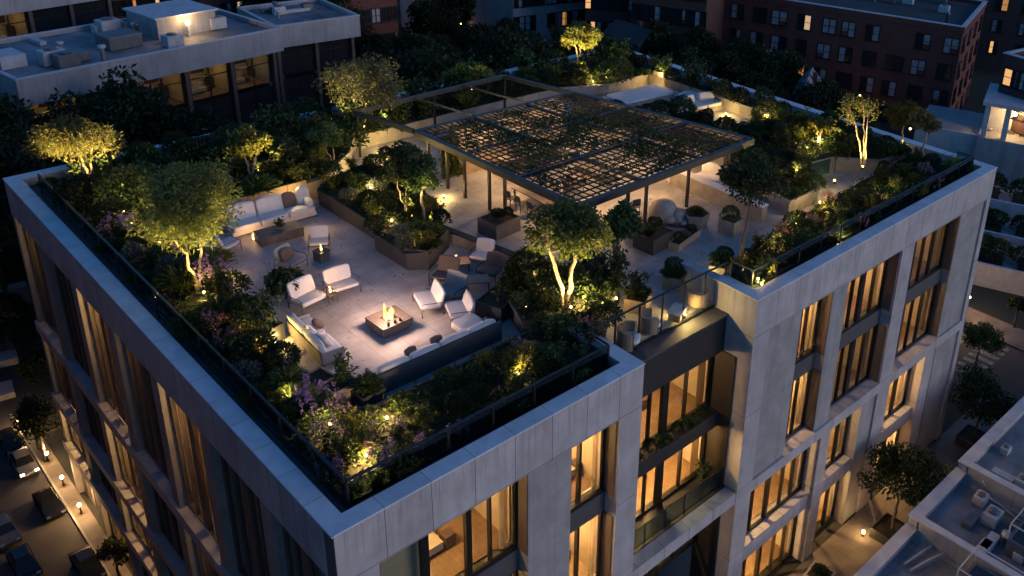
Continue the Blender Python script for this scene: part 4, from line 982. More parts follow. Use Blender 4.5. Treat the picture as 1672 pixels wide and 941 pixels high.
# some placed by hand
for kd, u, v, z, sc, lab in (
    ('pink', 380, 572, SZ, 1.0, 'pink feathery shrub glowing beside the left railing, left of the two-seat sofa'), ('pink', 352, 542, SZ, .9, 'pink flowering tuft against the left railing below the big tree'),
    ('gold', 412, 580, SZ, 1.2, 'bright lit spiky shrub left of the two-seat sofa'), ('purple', 520, 690, SZ, 1.3, 'large purple flowering shrub near the front corner of the roof'),
    ('purple', 480, 600, D, .8, 'purple flowers in a dark pot behind the two-seat sofa'), ('gold', 600, 742, SZ, 1.15, 'brightly lit golden shrub at the front railing corner'),
    ('grass', 862, 604, SZ, 1.25, 'orange lit feathery grass behind the front railing, right of the long sofa'), ('gold', 830, 620, SZ, .9, 'low golden lit shrub behind the front railing'),
    ('laurel', 860, 476, -.45, 1.7, 'large rounded dark shrub in the charcoal planter right of the fire'), ('pink', 965, 548, SZ, .9, 'pink flowering shrub beside the recess end of the front railing'),
    ('gold', 690, 405, SZ, .9, 'bright yellow lit shrub in the middle bed by the dark planter edge'), ('gold', 1245, 455, SZ, 1.2, 'golden lit leafy shrub at the start of the right railing'),
    ('gold', 1310, 300, SZ, .8, 'yellow lit shrub beside the small lawn')):
    xx, yy = at(u, v, z); allsh.append(shrub(kd, xx, yy, z, sc, 'hand', lab))
# labels: by look, bed and order along the bed
END = {'left bed': ('front corner', lambda o: o.location.y), 'front bed': ('left corner', lambda o: o.location.x), 'front tree bed': ('railing', lambda o: o.location.y), 'back bed': ('left end', lambda o: o.location.x), 'middle bed': ('fire side', lambda o: o.location.y),
       'right bed': ('recess end', lambda o: o.location.x), 'right garden': ('pergola side', lambda o: o.location.x), 'far right bed': ('near end', lambda o: o.location.y), 'upper hedge bed': ('near end', lambda o: o.location.y)}
for nm in MIX:
    for kd in KINDS:
        os_ = sorted([o for o in allsh if o['_w'] == nm and o['_k'] == kd], key=END[nm][1])
        for i, o in enumerate(os_):
            o['label'] = ('the only ' + LOOK[kd] + ' in the ' + nm) if len(os_) == 1 else '%s in the %s, %s counted from the %s' % (LOOK[kd], nm, ordw(i), END[nm][0])
for o in allsh:
    del o['_k']; del o['_w']
lw_ = MB(); lw_.prism(LAWN, SZ - .02, SZ + .05); struct('small_lawn', lw_, mat('lawn_green', (.03, .075, .028), .95, var=.35, scale=5, bump=.8, bscale=60))

q_ = []
for _ in range(420):
    a_, b_ = random.uniform(4, 26), random.uniform(5, 21.5)
    if not any(inside((a_, b_), BEDS[n_][0]) for n_ in BEDS): q_.append((a_, b_, D + .012))
d_ = dirs(len(q_)); d_[:, 2] = np.abs(d_[:, 2]) * .15 + .05
fl_ = leafmesh('fallen_leaves', np.array(q_), d_, .1, .06, L_gold, two=(L_mid, .5)); tag(fl_, 'fallen leaves scattered over the terrace paving', 'leaves', kind='stuff')
# ------------------------------------------------------------------ planter boxes
def planter(label, x, y, sx, sy, h, M, rz=0., plants=(), z=D, hexa=False):
    t = thing('planter_box', label, 'planter', (x, y, z), rz, 'planters on the terrace')
    mb = MB()
    if hexa:
        pts = [(sx / 2 * math.cos(PI / 3 * i), sx / 2 * math.sin(PI / 3 * i)) for i in range(6)]; big = [(p[0] * .82, p[1] * .82) for p in pts]
        n = 6; v = [(*p, 0) for p in big] + [(*p, h) for p in pts]; mb.add(v, [tuple(range(5, -1, -1)), tuple(range(6, 12))] + [(i, (i + 1) % 6, 6 + (i + 1) % 6, 6 + i) for i in range(6)])
        part(mb, 'body', M, t, .01); mb = MB(); mb.prism([(p[0] * .9, p[1] * .9) for p in pts], h + .003, h + .012); part(mb, 'soil', soil, t)
    else:
        w = .05
        for a in ((-sx / 2, sx / 2, -sy / 2, -sy / 2 + w), (-sx / 2, sx / 2, sy / 2 - w, sy / 2), (-sx / 2, -sx / 2 + w, -sy / 2 + w, sy / 2 - w), (sx / 2 - w, sx / 2, -sy / 2 + w, sy / 2 - w)): mb.bb(*a, 0, h)
        part(mb, 'body', M, t); mb = MB(); mb.bb(-sx / 2 + w, sx / 2 - w, -sy / 2 + w, sy / 2 - w, .02, h - .06); part(mb, 'soil', soil, t)
    c_, s_ = math.cos(rz), math.sin(rz)
    for kd, dx_, dy_, sc, lab in plants:
        shrub(kd, x + dx_ * c_ - dy_ * s_, y + dx_ * s_ + dy_ * c_, z + h - .06, sc, 'box', lab)
px = lambda u, v: at(u, v)
planter('large charcoal planter with trailing plants at the front of the middle bed', 11.6, 13.15, 2.2, 1.1, .95, dplant, R(33), [('gold', -.5, -.2, .7, 'trailing yellow-green plant spilling over the large charcoal planter'), ('fern', .4, 0, .9, 'green fern in the large charcoal planter'), ('laurel', 0, .2, .8, 'rounded green shrub in the large charcoal planter')])
planter('charcoal planter right of the fire holding a large round shrub', 11.35, 7.55, 1.9, 1.2, .7, dplant, R(20))
planter('dark box planter around the left pergola posts', *px(815, 378), 1.5, 1.3, .75, timber, R(5), [('fern', 0, .1, .7, 'small fern in the dark box at the left pergola posts'), ('boxwood', .4, -.2, .5, 'small round shrub in the dark box at the left pergola posts')])
planter('dark box planter around the front pergola posts', *px(1066, 402), 1.5, 1.2, .75, dplant, R(5), [('laurel', .1, .1, .7, 'leafy green shrub in the dark box at the front pergola posts'), ('fern', -.4, 0, .6, 'small fern in the dark box at the front pergola posts')])
planter('pale hexagonal planter beside the tan lounge pods', *px(1135, 368), 1.4, 1.4, .7, ston, R(10), [('grass', 0, 0, .5, 'small grass tuft in the pale hexagonal planter'), ('fern', .2, .1, .5, 'low fern in the pale hexagonal planter')], hexa=True)
planter('long low stone trough on the walkway right of the pergola', *px(1118, 395), 2.1, .6, .35, ston, R(12), [('boxwood', -.6, 0, .45, 'low dark shrub at the left end of the stone trough'), ('silver', 0, 0, .45, 'low silvery shrub at the middle of the stone trough'), ('boxwood', .6, 0, .45, 'low dark shrub at the right end of the stone trough')])
planter('pale square planter by the tall slim tree', *px(1192, 378), .9, .9, .7, ston, R(8), [('laurel', 0, 0, .7, 'round green shrub in the square planter by the tall slim tree')])
planter('tan planter with trailing leaves in the recess, rear one', *px(1100, 466), 1.0, .8, .6, tan_w, R(30), [('fern', -.2, 0, .9, 'green fern trailing from the rear tan planter in the recess'), ('laurel', .2, .1, .7, 'leafy shrub in the rear tan planter in the recess')])
planter('tan planter with loose greenery in the recess, front one', *px(1042, 500), 1.3, .9, .6, tan_w, R(30), [('fern', -.3, 0, .9, 'green fern in the front tan planter in the recess'), ('loose', .3, .1, .8, 'upright leafy shrub in the front tan planter in the recess')])
planter('pale planter box at the recess end of the right railing', *px(1178, 446), 1.3, .8, .6, ston, R(20), [('fern', -.3, 0, 1.0, 'dark fern in the pale planter at the recess end'), ('boxwood', .35, 0, .7, 'round dark shrub in the pale planter at the recess end')])
planter('dark pot beside the two-seat sofa with an upright dark plant', *px(440, 556), .8, .8, .7, dplant, R(15), [('loose', 0, 0, 1.1, 'tall dark leafy plant in the pot left of the two-seat sofa')])
planter('tan board planter box at the corner behind the two-seat sofa, left one', 3.35, 7.2, .9, .9, .75, tan_w, R(10))
planter('tall tan board planter box before the long sofa, right one of two', 3.6, 6.1, 1.0, .8, 1.0, tan_w, R(4), [('loose', 0, 0, .9, 'dark upright plant in the tall tan planter box')])
planter('charcoal planter box left of the long sofa with spiky plants', 4.2, 5.4, .9, .7, .8, dplant, R(2), [('fern', 0, 0, .9, 'spiky dark fern in the charcoal planter left of the long sofa')])
planter('tall tan planter on the far upper lounge, left one of two', *px(1078, 140), .8, .8, 1.1, tan_w, R(10), [('gold', 0, 0, .7, 'yellow lit plant in the left tall planter of the far lounge')])
planter('tall tan planter on the far upper lounge, right one of two', *px(1094, 146), .8, .8, 1.1, tan_w, R(10))
planter('round stone planter before the open pergola frame', *px(574, 330), 1.1, .9, .6, ston, R(12), [('boxwood', 0, 0, .9, 'round dark shrub in the planter before the open frame')])
# bowl plant on the coffee table
t = thing('plant_bowl', 'shallow bowl of green leaves on the long coffee table', 'bowl', (7.7, 18.95, D + .447))
mb = MB(); mb.lathe(0, 0, [(.1, 0), (.2, .06), (.22, .1), (.19, .09), (.0, .06)], 16); part(mb, 'bowl', ston, t)
b = sh_loose(L_mid, 160, .25, .4, .14, .06); b.name = 'leaves'; b.parent = t; COL.objects.link(b); b.location = (0, 0, .06)
# vines wandering over the lattice
t = thing('climbing_vine', 'leafy climbing vine wandering over the lattice roof of the pergola', 'vine')
P2 = []; 
for _ in range(50):
    u, v, a = random.random(), random.random(), random.uniform(0, 6.28)
    for _ in range(46):
        a += random.uniform(-.5, .5); u += .011 * math.cos(a); v += .011 * math.sin(a)
        if .02 < u < .98 and .02 < v < .98:
            for _ in range(6): P2.append(np.array(PP(u, v, PZ - .06)) + rng.normal(size=3) * np.array([.16, .16, .04]))
P2 = np.array(P2); leafmesh('leaves', P2, dirs(len(P2)), .17, .1, L_mid, t, two=(L_dark, .6))
# green wall at the left inner side of the pergola
t = thing('living_screen', 'leafy green screen hanging at the left back of the pergola', 'plant screen')
P2 = np.stack([rng.uniform(17.0, 18.1, 1700), rng.normal(19.9, .12, 1700), rng.uniform(D, 1.2, 1700)], 1); leafmesh('leaves', P2, dirs(1700), .16, .09, L_mid, t, two=(L_gold, .3))
mb = MB(); mb.bb(17.0, 18.1, 19.95, 20.0, D, 1.2); part(mb, 'backing', dmetal, t)

# plants trailing along the recess balcony
for i in range(7):
    shrub('fern' if i % 2 else 'boxwood', E1 + .7 + i * .82, 1.6, -6.15, .6, 'hand', 'dark leafy plant on the recess balcony ledge between two storeys, %s from the left' % ordw(i))
shrub('loose', E2 - .8, 1.25, -9.8, .9, 'hand', 'dark leafy plant standing at the right end of the recess balcony')
# ------------------------------------------------------------------ garden lights
gcount = 0
def garden_light(u, v, z, power, where, up=None, col=AMBER, h=.22):
    x, y = at(u, v, z)
    t = thing('garden_light', 'added garden light ' + where, 'garden light', (x, y, z), group='garden lights')
    mb = MB(); mb.lathe(0, 0, [(.045, 0), (.05, h * .7)], 10); part(mb, 'body', dmetal, t)
    mb = MB(); mb.lathe(0, 0, [(.035, h * .7 + .002), (.045, h * .85), (.035, h), (.0, h + .02)], 10); part(mb, 'lens', bulb, t)
    if up: lamp('SPOT', (0, 0, h + .04), power, col, t, .05, up, 95, .8)
    else: lamp('POINT', (0, 0, h + .12), power, col, t, .06)
    return t
G = [  # u, v, base height, watts, where, aim (None = all round)
    (334, 484, SZ, 170, 'at the foot of the big terrace tree, right of its trunk', (-.1, .1, 3)), (312, 470, SZ, 110, 'at the foot of the big terrace tree, left of its trunk', (.2, .3, 3)),
    (150, 306, SZ, 170, 'at the foot of the forked tree at the far left corner', (-.1, 0, 3)), (128, 300, SZ, 100, 'left of the forked tree at the far left corner', (-.2, .1, 3)),
    (402, 262, SZ, 60, 'inside the bushy yellow tree, lower left', (0, 0, 3)), (422, 284, SZ, 90, 'inside the bushy yellow tree, lower right', (-.2, .2, 3)),
    (596, 212, SZ, 140, 'under the wide olive tree, at its trunk', (0, 0, 3)), (570, 206, SZ, 80, 'under the wide olive tree, to its left', (.2, .2, 3)), (632, 200, SZ, 70, 'under the wide olive tree, to its right', (-.3, .1, 3)),
    (932, 508, SZ, 190, 'at the foot of the front pergola tree', (.0, .2, 3)), (958, 500, SZ, 60, 'right of the front pergola tree', None),
    (672, 358, SZ, 90, 'between the pair of slender trees', (0, 0, 3)), (700, 372, SZ, 80, 'right of the pair of slender trees', (0, 0, 3)), (690, 402, SZ, 22, 'in the charcoal edge of the middle bed', None),
    (948, 118, SZ, 190, 'at the foot of the round tree in the back corner', (-.05, 0, 3)), (955, 128, SZ, 30, 'below the round tree in the back corner', None),
    (1408, 277, SZ, 130, 'at the foot of the white forked tree', (.0, .1, 3)), (1336, 236, SZ, 60, 'below the bright small tree in the right garden', None), (1362, 232, SZ, 40, 'right of the bright small tree in the right garden', (-.2, 0, 3)), (1318, 250, SZ, 26, 'left of the bright small tree in the right garden', None),
    (1362, 300, SZ, 14, 'beside the paved square of the right garden', None), (1300, 284, SZ, 14, 'at the corner of the small lawn', None),
    (1212, 446, SZ, 40, 'at the foot of the tall slim tree', (0, 0, 3)), (1243, 470, SZ, 45, 'in the golden shrub at the start of the right railing', None), (1272, 404, SZ, 12, 'in the right bed, nearest the start', None), (1338, 336, SZ, 16, 'in the right bed beside the stone path', None), (1348, 352, SZ, 16, 'in the right bed near the railing middle', None), (1300, 372, SZ, 10, 'in the right bed among dark shrubs', None), (1372, 388, SZ, 12, 'close behind the right railing', None), (1440, 322, SZ, 14, 'in the far half of the right bed', None),
    (1475, 248, SZ, 24, 'at the foot of the palm-like tree', (0, 0, 3)), (1215, 352, D, 16, 'beside the square planter by the slim tree', None),
    (598, 752, SZ, 60, 'at the front corner of the roof, in the golden shrub', None), (846, 616, SZ, 48, 'in the orange grass behind the front railing', None), (632, 690, SZ, 30, 'behind the charcoal planter wall left of the long sofa', None), (540, 700, SZ, 24, 'among the purple flowers near the front corner', None), (470, 655, SZ, 20, 'among flowers behind the two-seat sofa', None),
    (416, 574, SZ, 36, 'in the bright spiky shrub left of the two-seat sofa', None), (334, 500, SZ, 14, 'below the big terrace tree near the railing', None), (450, 566, D, 26, 'on the floor beside the dark pot', None), (505, 648, D, 30, 'on the floor behind the two-seat sofa', None),
    (205, 352, SZ, 30, 'in the left bed near the curved chair', None), (215, 372, SZ, 14, 'in the left bed below the curved chair', None), (262, 402, SZ, 12, 'in the left bed behind the big tree', None),
    (546, 318, D, 20, 'on the corner of the back planter wall', None), (596, 318, SZ, 12, 'in the middle bed at its back end', None), (606, 312, SZ, 12, 'in the middle bed, just right of the back end light', None), (640, 366, SZ, 14, 'in the middle bed below the slender trees', None),
    (990, 130, SZ, 26, 'in the back bed left of the daybed', None), (968, 138, SZ, 22, 'in the back bed beside the boulder', None), (1066, 150, D, 12, 'at the back edge of the daybed', None), (1080, 128, SZ, 16, 'in front of the tall planters on the far lounge', None), (1185, 190, D, 12, 'at the end of the sectional sofa', None), (1200, 206, D, 14, 'behind the tan armchairs of the far lounge', None), (1252, 196, SZ, 14, 'right of the tan armchairs of the far lounge', None),
    (1006, 494, SZ, 10, 'in the front tree bed by the recess planters', None), (1068, 548, D, 40, 'on the recess floor between the tub chairs', None), (1118, 520, D, 44, 'on the recess floor beside the white side table', None), (1150, 470, D, 14, 'on the recess floor by the rear planter', None),
    (485, 318, -.2, 26, 'at the top of the panel wall behind the long pale sofa', None), (640, 250, D, 36, 'behind the slender trees, left side', None), (612, 286, D, 50, 'behind the slender trees by the open frame post', None), (690, 180, D, 50, 'under the open pergola frame', None), (770, 150, SZ, 50, 'below the golden climbing shrub', (0, 0, 3)), (740, 190, D, 40, 'under the open pergola frame, right side', None),
    (880, 470, SZ, 14, 'behind the large rounded dark shrub', None), (725, 325, D, 12, 'beside the left pergola post', None)]
for u, v, z, pw, wh, up_ in G:
    garden_light(u, v, z, pw * (4.6 if up_ else 1.7), wh, up_)
def crown_fill_spot(tx, ty, d, ang, power, where, aim=3.4):  # extra spots added so the camera side of each crown is lit
    cx_, cy_ = CAM[0] - tx, CAM[1] - ty; a = math.atan2(cy_, cx_) + ang
    x, y = tx + d * math.cos(a), ty + d * math.sin(a)
    t = thing('garden_light', 'added garden light ' + where, 'garden light', (x, y, SZ), group='garden lights')
    mb = MB(); mb.lathe(0, 0, [(.02, 0), (.02, .78), (.045, .79), (.055, .94), (.05, .94), (.045, .88)], 10); part(mb, 'body', dmetal, t)
    mb = MB(); mb.lathe(0, 0, [(.028, .882), (.03, .9), (.0, .905)], 10); part(mb, 'lens', bulb, t)
    lamp('SPOT', (0, 0, 1.0), power * 1.25, AMBER, t, .06, (tx - x, ty - y, aim), 85, .8)
for (p, nm, pw) in ((T1, 'big terrace tree', 380), (T2, 'forked corner tree', 560), ((8.9, 24.4), 'bushy yellow tree', 420), (at(588, 206, SZ), 'wide olive tree', 420), (T5, 'front pergola tree', 190), (at(943, 114, SZ), 'round back corner tree', 560), (T8, 'white forked tree', 160)):
    crown_fill_spot(p[0], p[1], 2.1, .75, pw, 'aimed up at the ' + nm + ', the one to its right'); crown_fill_spot(p[0], p[1], 2.1, -.75, pw, 'aimed up at the ' + nm + ', the one to its left')
# lanterns and candles
for nm, (lx, ly, lz) in {'small candle lantern standing on the cube table': (8.05, 15.85, D + .475), 'small candle lantern on the slim side table behind the fire': (6.65, 12.5, D + .4), 'candle lantern on the terrace floor by the big tree': (*at(378, 455), D), 'candle lantern on the low tan table by the divider wall': (11.9, 11.4, D + .43), 'candle lantern on the floor at the left end of the coffee table': (*at(414, 392), D), 'tall candle lantern on the floor behind the cube table': (*at(521, 380), D)}.items():
    t = thing('lantern', nm, 'lantern', (lx, ly, lz), group='candle lanterns')
    mb = MB(); mb.box(0, 0, .012, .14, .14, .024); mb.box(0, 0, .27, .14, .14, .02); part(mb, 'frame', dmetal, t)
    mb = MB()
    for sx in (-.06, .06):
        for sy in (-.06, .06): mb.bar((sx, sy, .024), (sx, sy, .26), .012)
    part(mb, 'posts', dmetal, t)
    mb = MB(); mb.lathe(0, 0, [(.03, .025), (.03, .12), (.012, .13), (.016, .16), (.0, .2)], 10); part(mb, 'candle', bulb, t)
    lamp('POINT', (0, 0, .34), 7, CANDLE, t, .05)
# ------------------------------------------------------------------ ground, streets
asph = mat('asphalt', (.06, .058, .06), .85, var=.3, scale=.5, bump=.2, bscale=30, col2=(.08, .072, .07))
pave = mat('pavement_slabs', (.2, .165, .145), .75, var=.35, scale=.7, joints=[(0, .9, 0), (1, .9, 0)], jw=.012, jdark=.6, bump=.15)
kerbm = mat('kerb_stone', (.32, .31, .3), .8, var=.2, scale=2)
whitep = mat('road_paint', (.22, .22, .21), .8, var=.6, scale=3)
g = MB(); g.add([(-1500, -1500, GZ), (1500, -1500, GZ), (1500, 1500, GZ), (-1500, 1500, GZ)], [(0, 1, 2, 3)])
struct('ground', g, mat('town_ground', (.045, .046, .045), .9, var=.4, scale=.06, col2=(.03, .035, .026)))
g = MB(); g.bb(-7.5, -.75, -60, 70, GZ - .2, GZ + .02); struct('side_street', g, asph)
g = MB(); g.bb(-.72, 0, -2, 40, GZ - .2, GZ + .13); g.bb(-9, -7.53, -60, 70, GZ - .2, GZ + .13); struct('pavement', g, pave)
g = MB(); g.bb(-.83, -.723, -2, 40, GZ - .2, GZ + .14); struct('kerb', g, kerbm)
g = MB(); g.bb(-1, 46, -4.4, -.02, GZ - .2, GZ + .12); struct('walkway', g, pave)
g = MB(); g.bb(46.1, 53.5, -40, 34, GZ - .2, GZ + .02); struct('cross_street', g, asph)
g = MB(); g.bb(53.6, 56.4, -40, 34, GZ - .2, GZ + .13); struct('far_pavement', g, pave)
g = MB()
for i in range(7): g.bb(47.6 + i * .85, 48.05 + i * .85, 1.3, 3.2, GZ + .02, GZ + .026)
g.bb(46.3, 53.2, 4.2, 4.4, GZ + .02, GZ + .026); struct('crossing_marks', g, whitep)
g = MB()
for i in range(8): g.bb(-3.7, -3.62, 10 + i * 4.2, 12 + i * 4.2, GZ + .02, GZ + .026)
for i in range(4): g.bb(-2.9 + i * .34, -2.75 + i * .34, 43.2, 44.4, GZ + .02, GZ + .026)
struct('road_marks', g, whitep)

# ------------------------------------------------------------------ street trees, lamps, cars
def small_tree(label, x, y, h, r, n, M, z=GZ, two=(L_dark, .4), grp='street trees', bark=bark_d, L=.22):
    t = thing('street_tree', label, 'tree', (x, y, z), group=grp)
    tree_mesh(t, h * .4, (0, 0, h - r * .9), r, r * .9, n, M, L=L, Wd=.1, stems=1, clumps=22, bark=bark, tr=.09, two=two); return t
pot = lambda label, x, y, s, h: planter(label, x, y, s, s, h, dplant, 0, z=GZ + .12)
def at_g(u, v): return at(u, v, GZ + .1)
x, y = 30.0, -2.3
small_tree('dark full street tree in a square planter on the walkway, nearer the camera', x, y, 5.6, 2.35, 6500, L_dark, GZ + .6, (L_mid, .3)); pot('square dark planter box under the nearer walkway tree', x, y, 1.7, .6)
x, y = 40.8, -1.8
small_tree('dark full street tree in a square planter at the far end of the walkway', x, y, 5.2, 2.2, 6000, L_dark, GZ + .6, (L_mid, .3)); pot('square dark planter box under the farther walkway tree', x, y, 1.7, .6)
small_tree('dark bushy low tree at the bottom of the walkway beside the pier', 21.0, -1.7, 2.6, 1.3, 2500, L_dark, GZ + .1)
small_tree('leafy lit street tree beyond the far right corner of the building', *at_g(1590, 610), 4.4, 1.5, 3000, L_mid, GZ, (L_gold, .3))
small_tree('small young street tree on the far pavement', *at_g(1655, 535), 2.8, .8, 1200, L_mid)
for u, v, lb in ((85, 725, 'dark street tree with twinkling lights beside the left street, farther one'), (96, 745, 'lit street tree beside the parked silver car on the left street')):
    xx, yy = at_g(u, v); small_tree(lb, min(xx, -.45), yy, 3.6, 1.15, 2200, L_dark, GZ, (L_gold, .25), L=.16)
xx, yy = at_g(212, 940); small_tree('small street tree at the bottom left beside the facade', -.5, yy, 2.6, .8, 1200, L_dark, GZ, (L_gold, .3), L=.14)
t = thing('planter_box', 'pale tapered square planter with a small plant on the walkway', 'planter', (24.2, -1.5, GZ + .12), R(8), 'planters on the walkway')
mb = MB(); mb.add([(-.75, -.75, 0), (.75, -.75, 0), (.75, .75, 0), (-.75, .75, 0), (-.62, -.62, .9), (.62, -.62, .9), (.62, .62, .9), (-.62, .62, .9)], [(3, 2, 1, 0), (4, 5, 6, 7), (0, 1, 5, 4), (1, 2, 6, 5), (2, 3, 7, 6), (3, 0, 4, 7)]); part(mb, 'body', kerbm, t, .03)
mb = MB(); mb.bb(-.5, .5, -.5, .5, .903, .92); part(mb, 'soil', soil, t)
shrub('fern', 24.2, -1.5, GZ + 1.03, .7, 'hand', 'small dark fern in the pale walkway planter')
def street_lamp(label, x, y, h, pw, z=GZ, glow=bulb):
    t = thing('street_lamp', label, 'street lamp', (x, y, z), group='street lamps')
    mb = MB(); mb.tube([(0, 0, 0), (0, 0, .3), (0, 0, h)], [.06, .045, .03], 8); part(mb, 'post', dmetal, t)
    mb = MB(); mb.lathe(0, 0, [(.03, h), (.08, h + .04), (.1, h + .12), (.07, h + .18), (.0, h + .2)], 12); part(mb, 'lamp_globe', glow, t)
    if pw: lamp('POINT', (0, 0, h + .5), pw, (1., .6, .26), t, .12)
    return t
for i, (u, v, pw) in enumerate(((33, 700, 130), (110, 742, 90), (113, 790, 110), (140, 836, 160))):
    xx, yy = at_g(u, v); street_lamp('small glowing lamp along the left street pavement, %s counted from the far end' % ordw(i), min(xx, -.4) if i else xx, yy, .6, pw * .45)
street_lamp('small glowing lamp under the nearer walkway tree', 28.9, -1.2, .3, 16)
street_lamp('small glowing lamp on the far pavement beyond the right corner', 54., 5.4, 2.2, 160)

carp = [mat('car_paint_silver', (.2, .2, .21), .3, .5, var=.05), mat('car_paint_black', (.012, .012, .014), .22, .3, var=.05), mat('car_paint_grey', (.09, .09, .1), .25, .4, var=.05)]
cglass = mat('car_glass', (.01, .012, .014), .08, 0, var=.05); tyre = mat('tyre_rubber', (.015, .015, .015), .9); rimm = mat('wheel_rim', (.4, .4, .42), .35, .8)
headl = emit('headlight', (1., .85, .6), 8.); taill = mat('taillight', (.25, .01, .008), .3, var=.05)
def car(label, x, y, rz, M, sc=.56, lights=True):
    t = thing('parked_car', label, 'car', (x, y, GZ + .025), rz, 'cars parked on the left street', sc)
    lowp = [(-2.2, .42), (-2.22, .72), (-2.05, .86), (-1.5, .92), (1.0, .95), (1.75, .84), (2.15, .7), (2.22, .5), (2.15, .3), (1.75, .26), (-1.85, .26)]
    mb = MB(); n = len(lowp); v = []
    for sy, wv, k_ in ((-1, .78, .97), (-1, .9, 1.), (1, .9, 1.), (1, .78, .97)):
        for a, z in lowp: v.append((a * k_, sy * wv if not (z > .8) else sy * wv * .95, z))
    f = [tuple(range(n - 1, -1, -1)), tuple(range(3 * n, 4 * n))] + [(j * n + i, j * n + (i + 1) % n, (j + 1) * n + (i + 1) % n, (j + 1) * n + i) for j in range(3) for i in range(n)]
    mb.add(v, f); part(mb, 'body', M, t, .05)
    cab = [(-1.7, .92, .78), (-1.05, 1.38, .6), (.25, 1.42, .6), (1.05, .93, .78)]
    mb = MB(); v = [(a, -w_, z) for a, z, w_ in cab] + [(a, w_, z) for a, z, w_ in cab]
    mb.add(v, [(0, 1, 2, 3), (7, 6, 5, 4), (0, 4, 5, 1), (2, 6, 7, 3), (0, 3, 7, 4)][:4]); part(mb, 'window', cglass, t)
    mb = MB(); mb.add([(-1.12, -.6, 1.38), (.3, -.6, 1.425), (.3, .6, 1.425), (-1.12, .6, 1.38), (-1.1, -.57, 1.43), (.24, -.57, 1.46), (.24, .57, 1.46), (-1.1, .57, 1.43)], [(3, 2, 1, 0), (4, 5, 6, 7), (0, 1, 5, 4), (1, 2, 6, 5), (2, 3, 7, 6), (3, 0, 4, 7)]); part(mb, 'roof', M, t, .02)
    for a in (-1.35, 1.38):
        for sy in (-1, 1):
            mb = MB(); mb.tube([(a, sy * .72, .32), (a, sy * .93, .32)], .33, 16); w_ = part(mb, 'wheel', tyre, t)
            mb = MB(); mb.tube([(a, sy * .92, .32), (a, sy * .945, .32)], .2, 12); part(mb, 'rim', rimm, w_)
    for sy in (-.62, .62):
        mb = MB(); mb.box(2.13, sy, .66, .14, .32, .14); part(mb, 'headlight', headl if lights else rimm, t)
        mb = MB(); mb.box(-2.17, sy, .72, .1, .34, .12); part(mb, 'taillight', taill, t)
    return t
for i_, (lb, u, v, M_, lt, dx_) in enumerate((('silver car parked beside the pavement on the left street', 62, 752, carp[0], True, -1.45), ('dark car parked before the silver car on the left street', 52, 712, carp[1], False, -1.45), ('black car parked at the kerb below the lit facade, middle of the left street', 118, 812, carp[1], True, -1.4), ('black car parked nearest the bottom edge on the left street', 172, 915, carp[1], True, -1.35), ('grey car on the far side of the left street', 18, 868, carp[2], True, -3.6), ('dark car on the far side of the left street at the picture edge', 30, 930, carp[1], True, -3.5))):
    _, yy = at_g(u, v); car(lb, dx_, yy, R(-90), M_, lights=lt and i_ == 0)
# low garden terraces left of the building, beyond the street end
for i, (u, v, w_, d_, h_) in enumerate(((20, 410, 7, 1.0, 1.4), (22, 470, 7, 1.0, 1.4), (30, 500, 6, 1.2, .8), (28, 580, 5, 4., .5), (10, 640, 6, 1.6, .4))):
    xx, yy = at(u, v, GZ + h_)
    t = thing('terrace_wall', 'low pale terrace wall left of the building, %s from the top' % ordw(i), 'wall', (xx - 2, yy, GZ), R(-8), 'low terrace walls')
    mb = MB(); mb.bb(-w_, w_ * .4, 0, d_, 0, h_); part(mb, 'wall', kerbm, t, .03)
for i, (u, v, sc) in enumerate(((15, 380, 3.2), (30, 440, 3.), (10, 455, 3.), (22, 545, 2.4), (60, 600, 2.), (8, 520, 3.0))):
    xx, yy = at(u, v, GZ + 1); shrub('boxwood', xx, yy, GZ, sc, 'hand', 'large dark hedge shrub among the low terraces at left, %s from the top' % ordw(i))

# ------------------------------------------------------------------ neighbouring buildings
brick = mat('brown_brick', (.145, .05, .042), .85, var=.3, scale=.8, bump=.1, bscale=8, col2=(.13, .042, .035), streak=.2)
brick2 = mat('dark_brick', (.09, .045, .04), .85, var=.3, scale=.8, col2=(.075, .04, .036), streak=.2)
pale = mat('pale_render', (.36, .35, .36), .8, var=.2, scale=.5, streak=.25, joints=[(0, 2.4, .3)], jw=.012, jdark=.7)
roofm = mat('flat_roof_membrane', (.15, .165, .19), .62, var=.6, scale=.55, col2=(.21, .22, .24), bump=.15, joints=[(0, 1.7, .2)], jw=.02, jdark=.6)
roofd = mat('dark_roof_felt', (.05, .053, .058), .85, var=.35, scale=.4)
trim = mat('pale_trim', (.5, .5, .52), .7, var=.2, scale=1.5)
hvac = mat('hvac_metal', (.14, .145, .155), .5, .4, var=.25, scale=2)
hvac_l = mat('pale_hvac', (.45, .46, .48), .6, .1, var=.2, scale=2)
wdark = mat('dark_pane', (.02, .024, .03), .12, 0, var=.2); wblind = mat('pane_with_blind', (.30, .31, .34), .5, 0, var=.25, scale=2)
wlit = [emit('lit_pane_a', (1., .5, .17), .28), emit('lit_pane_b', (1., .62, .3), .18), emit('lit_pane_c', (1., .42, .11), .13)]
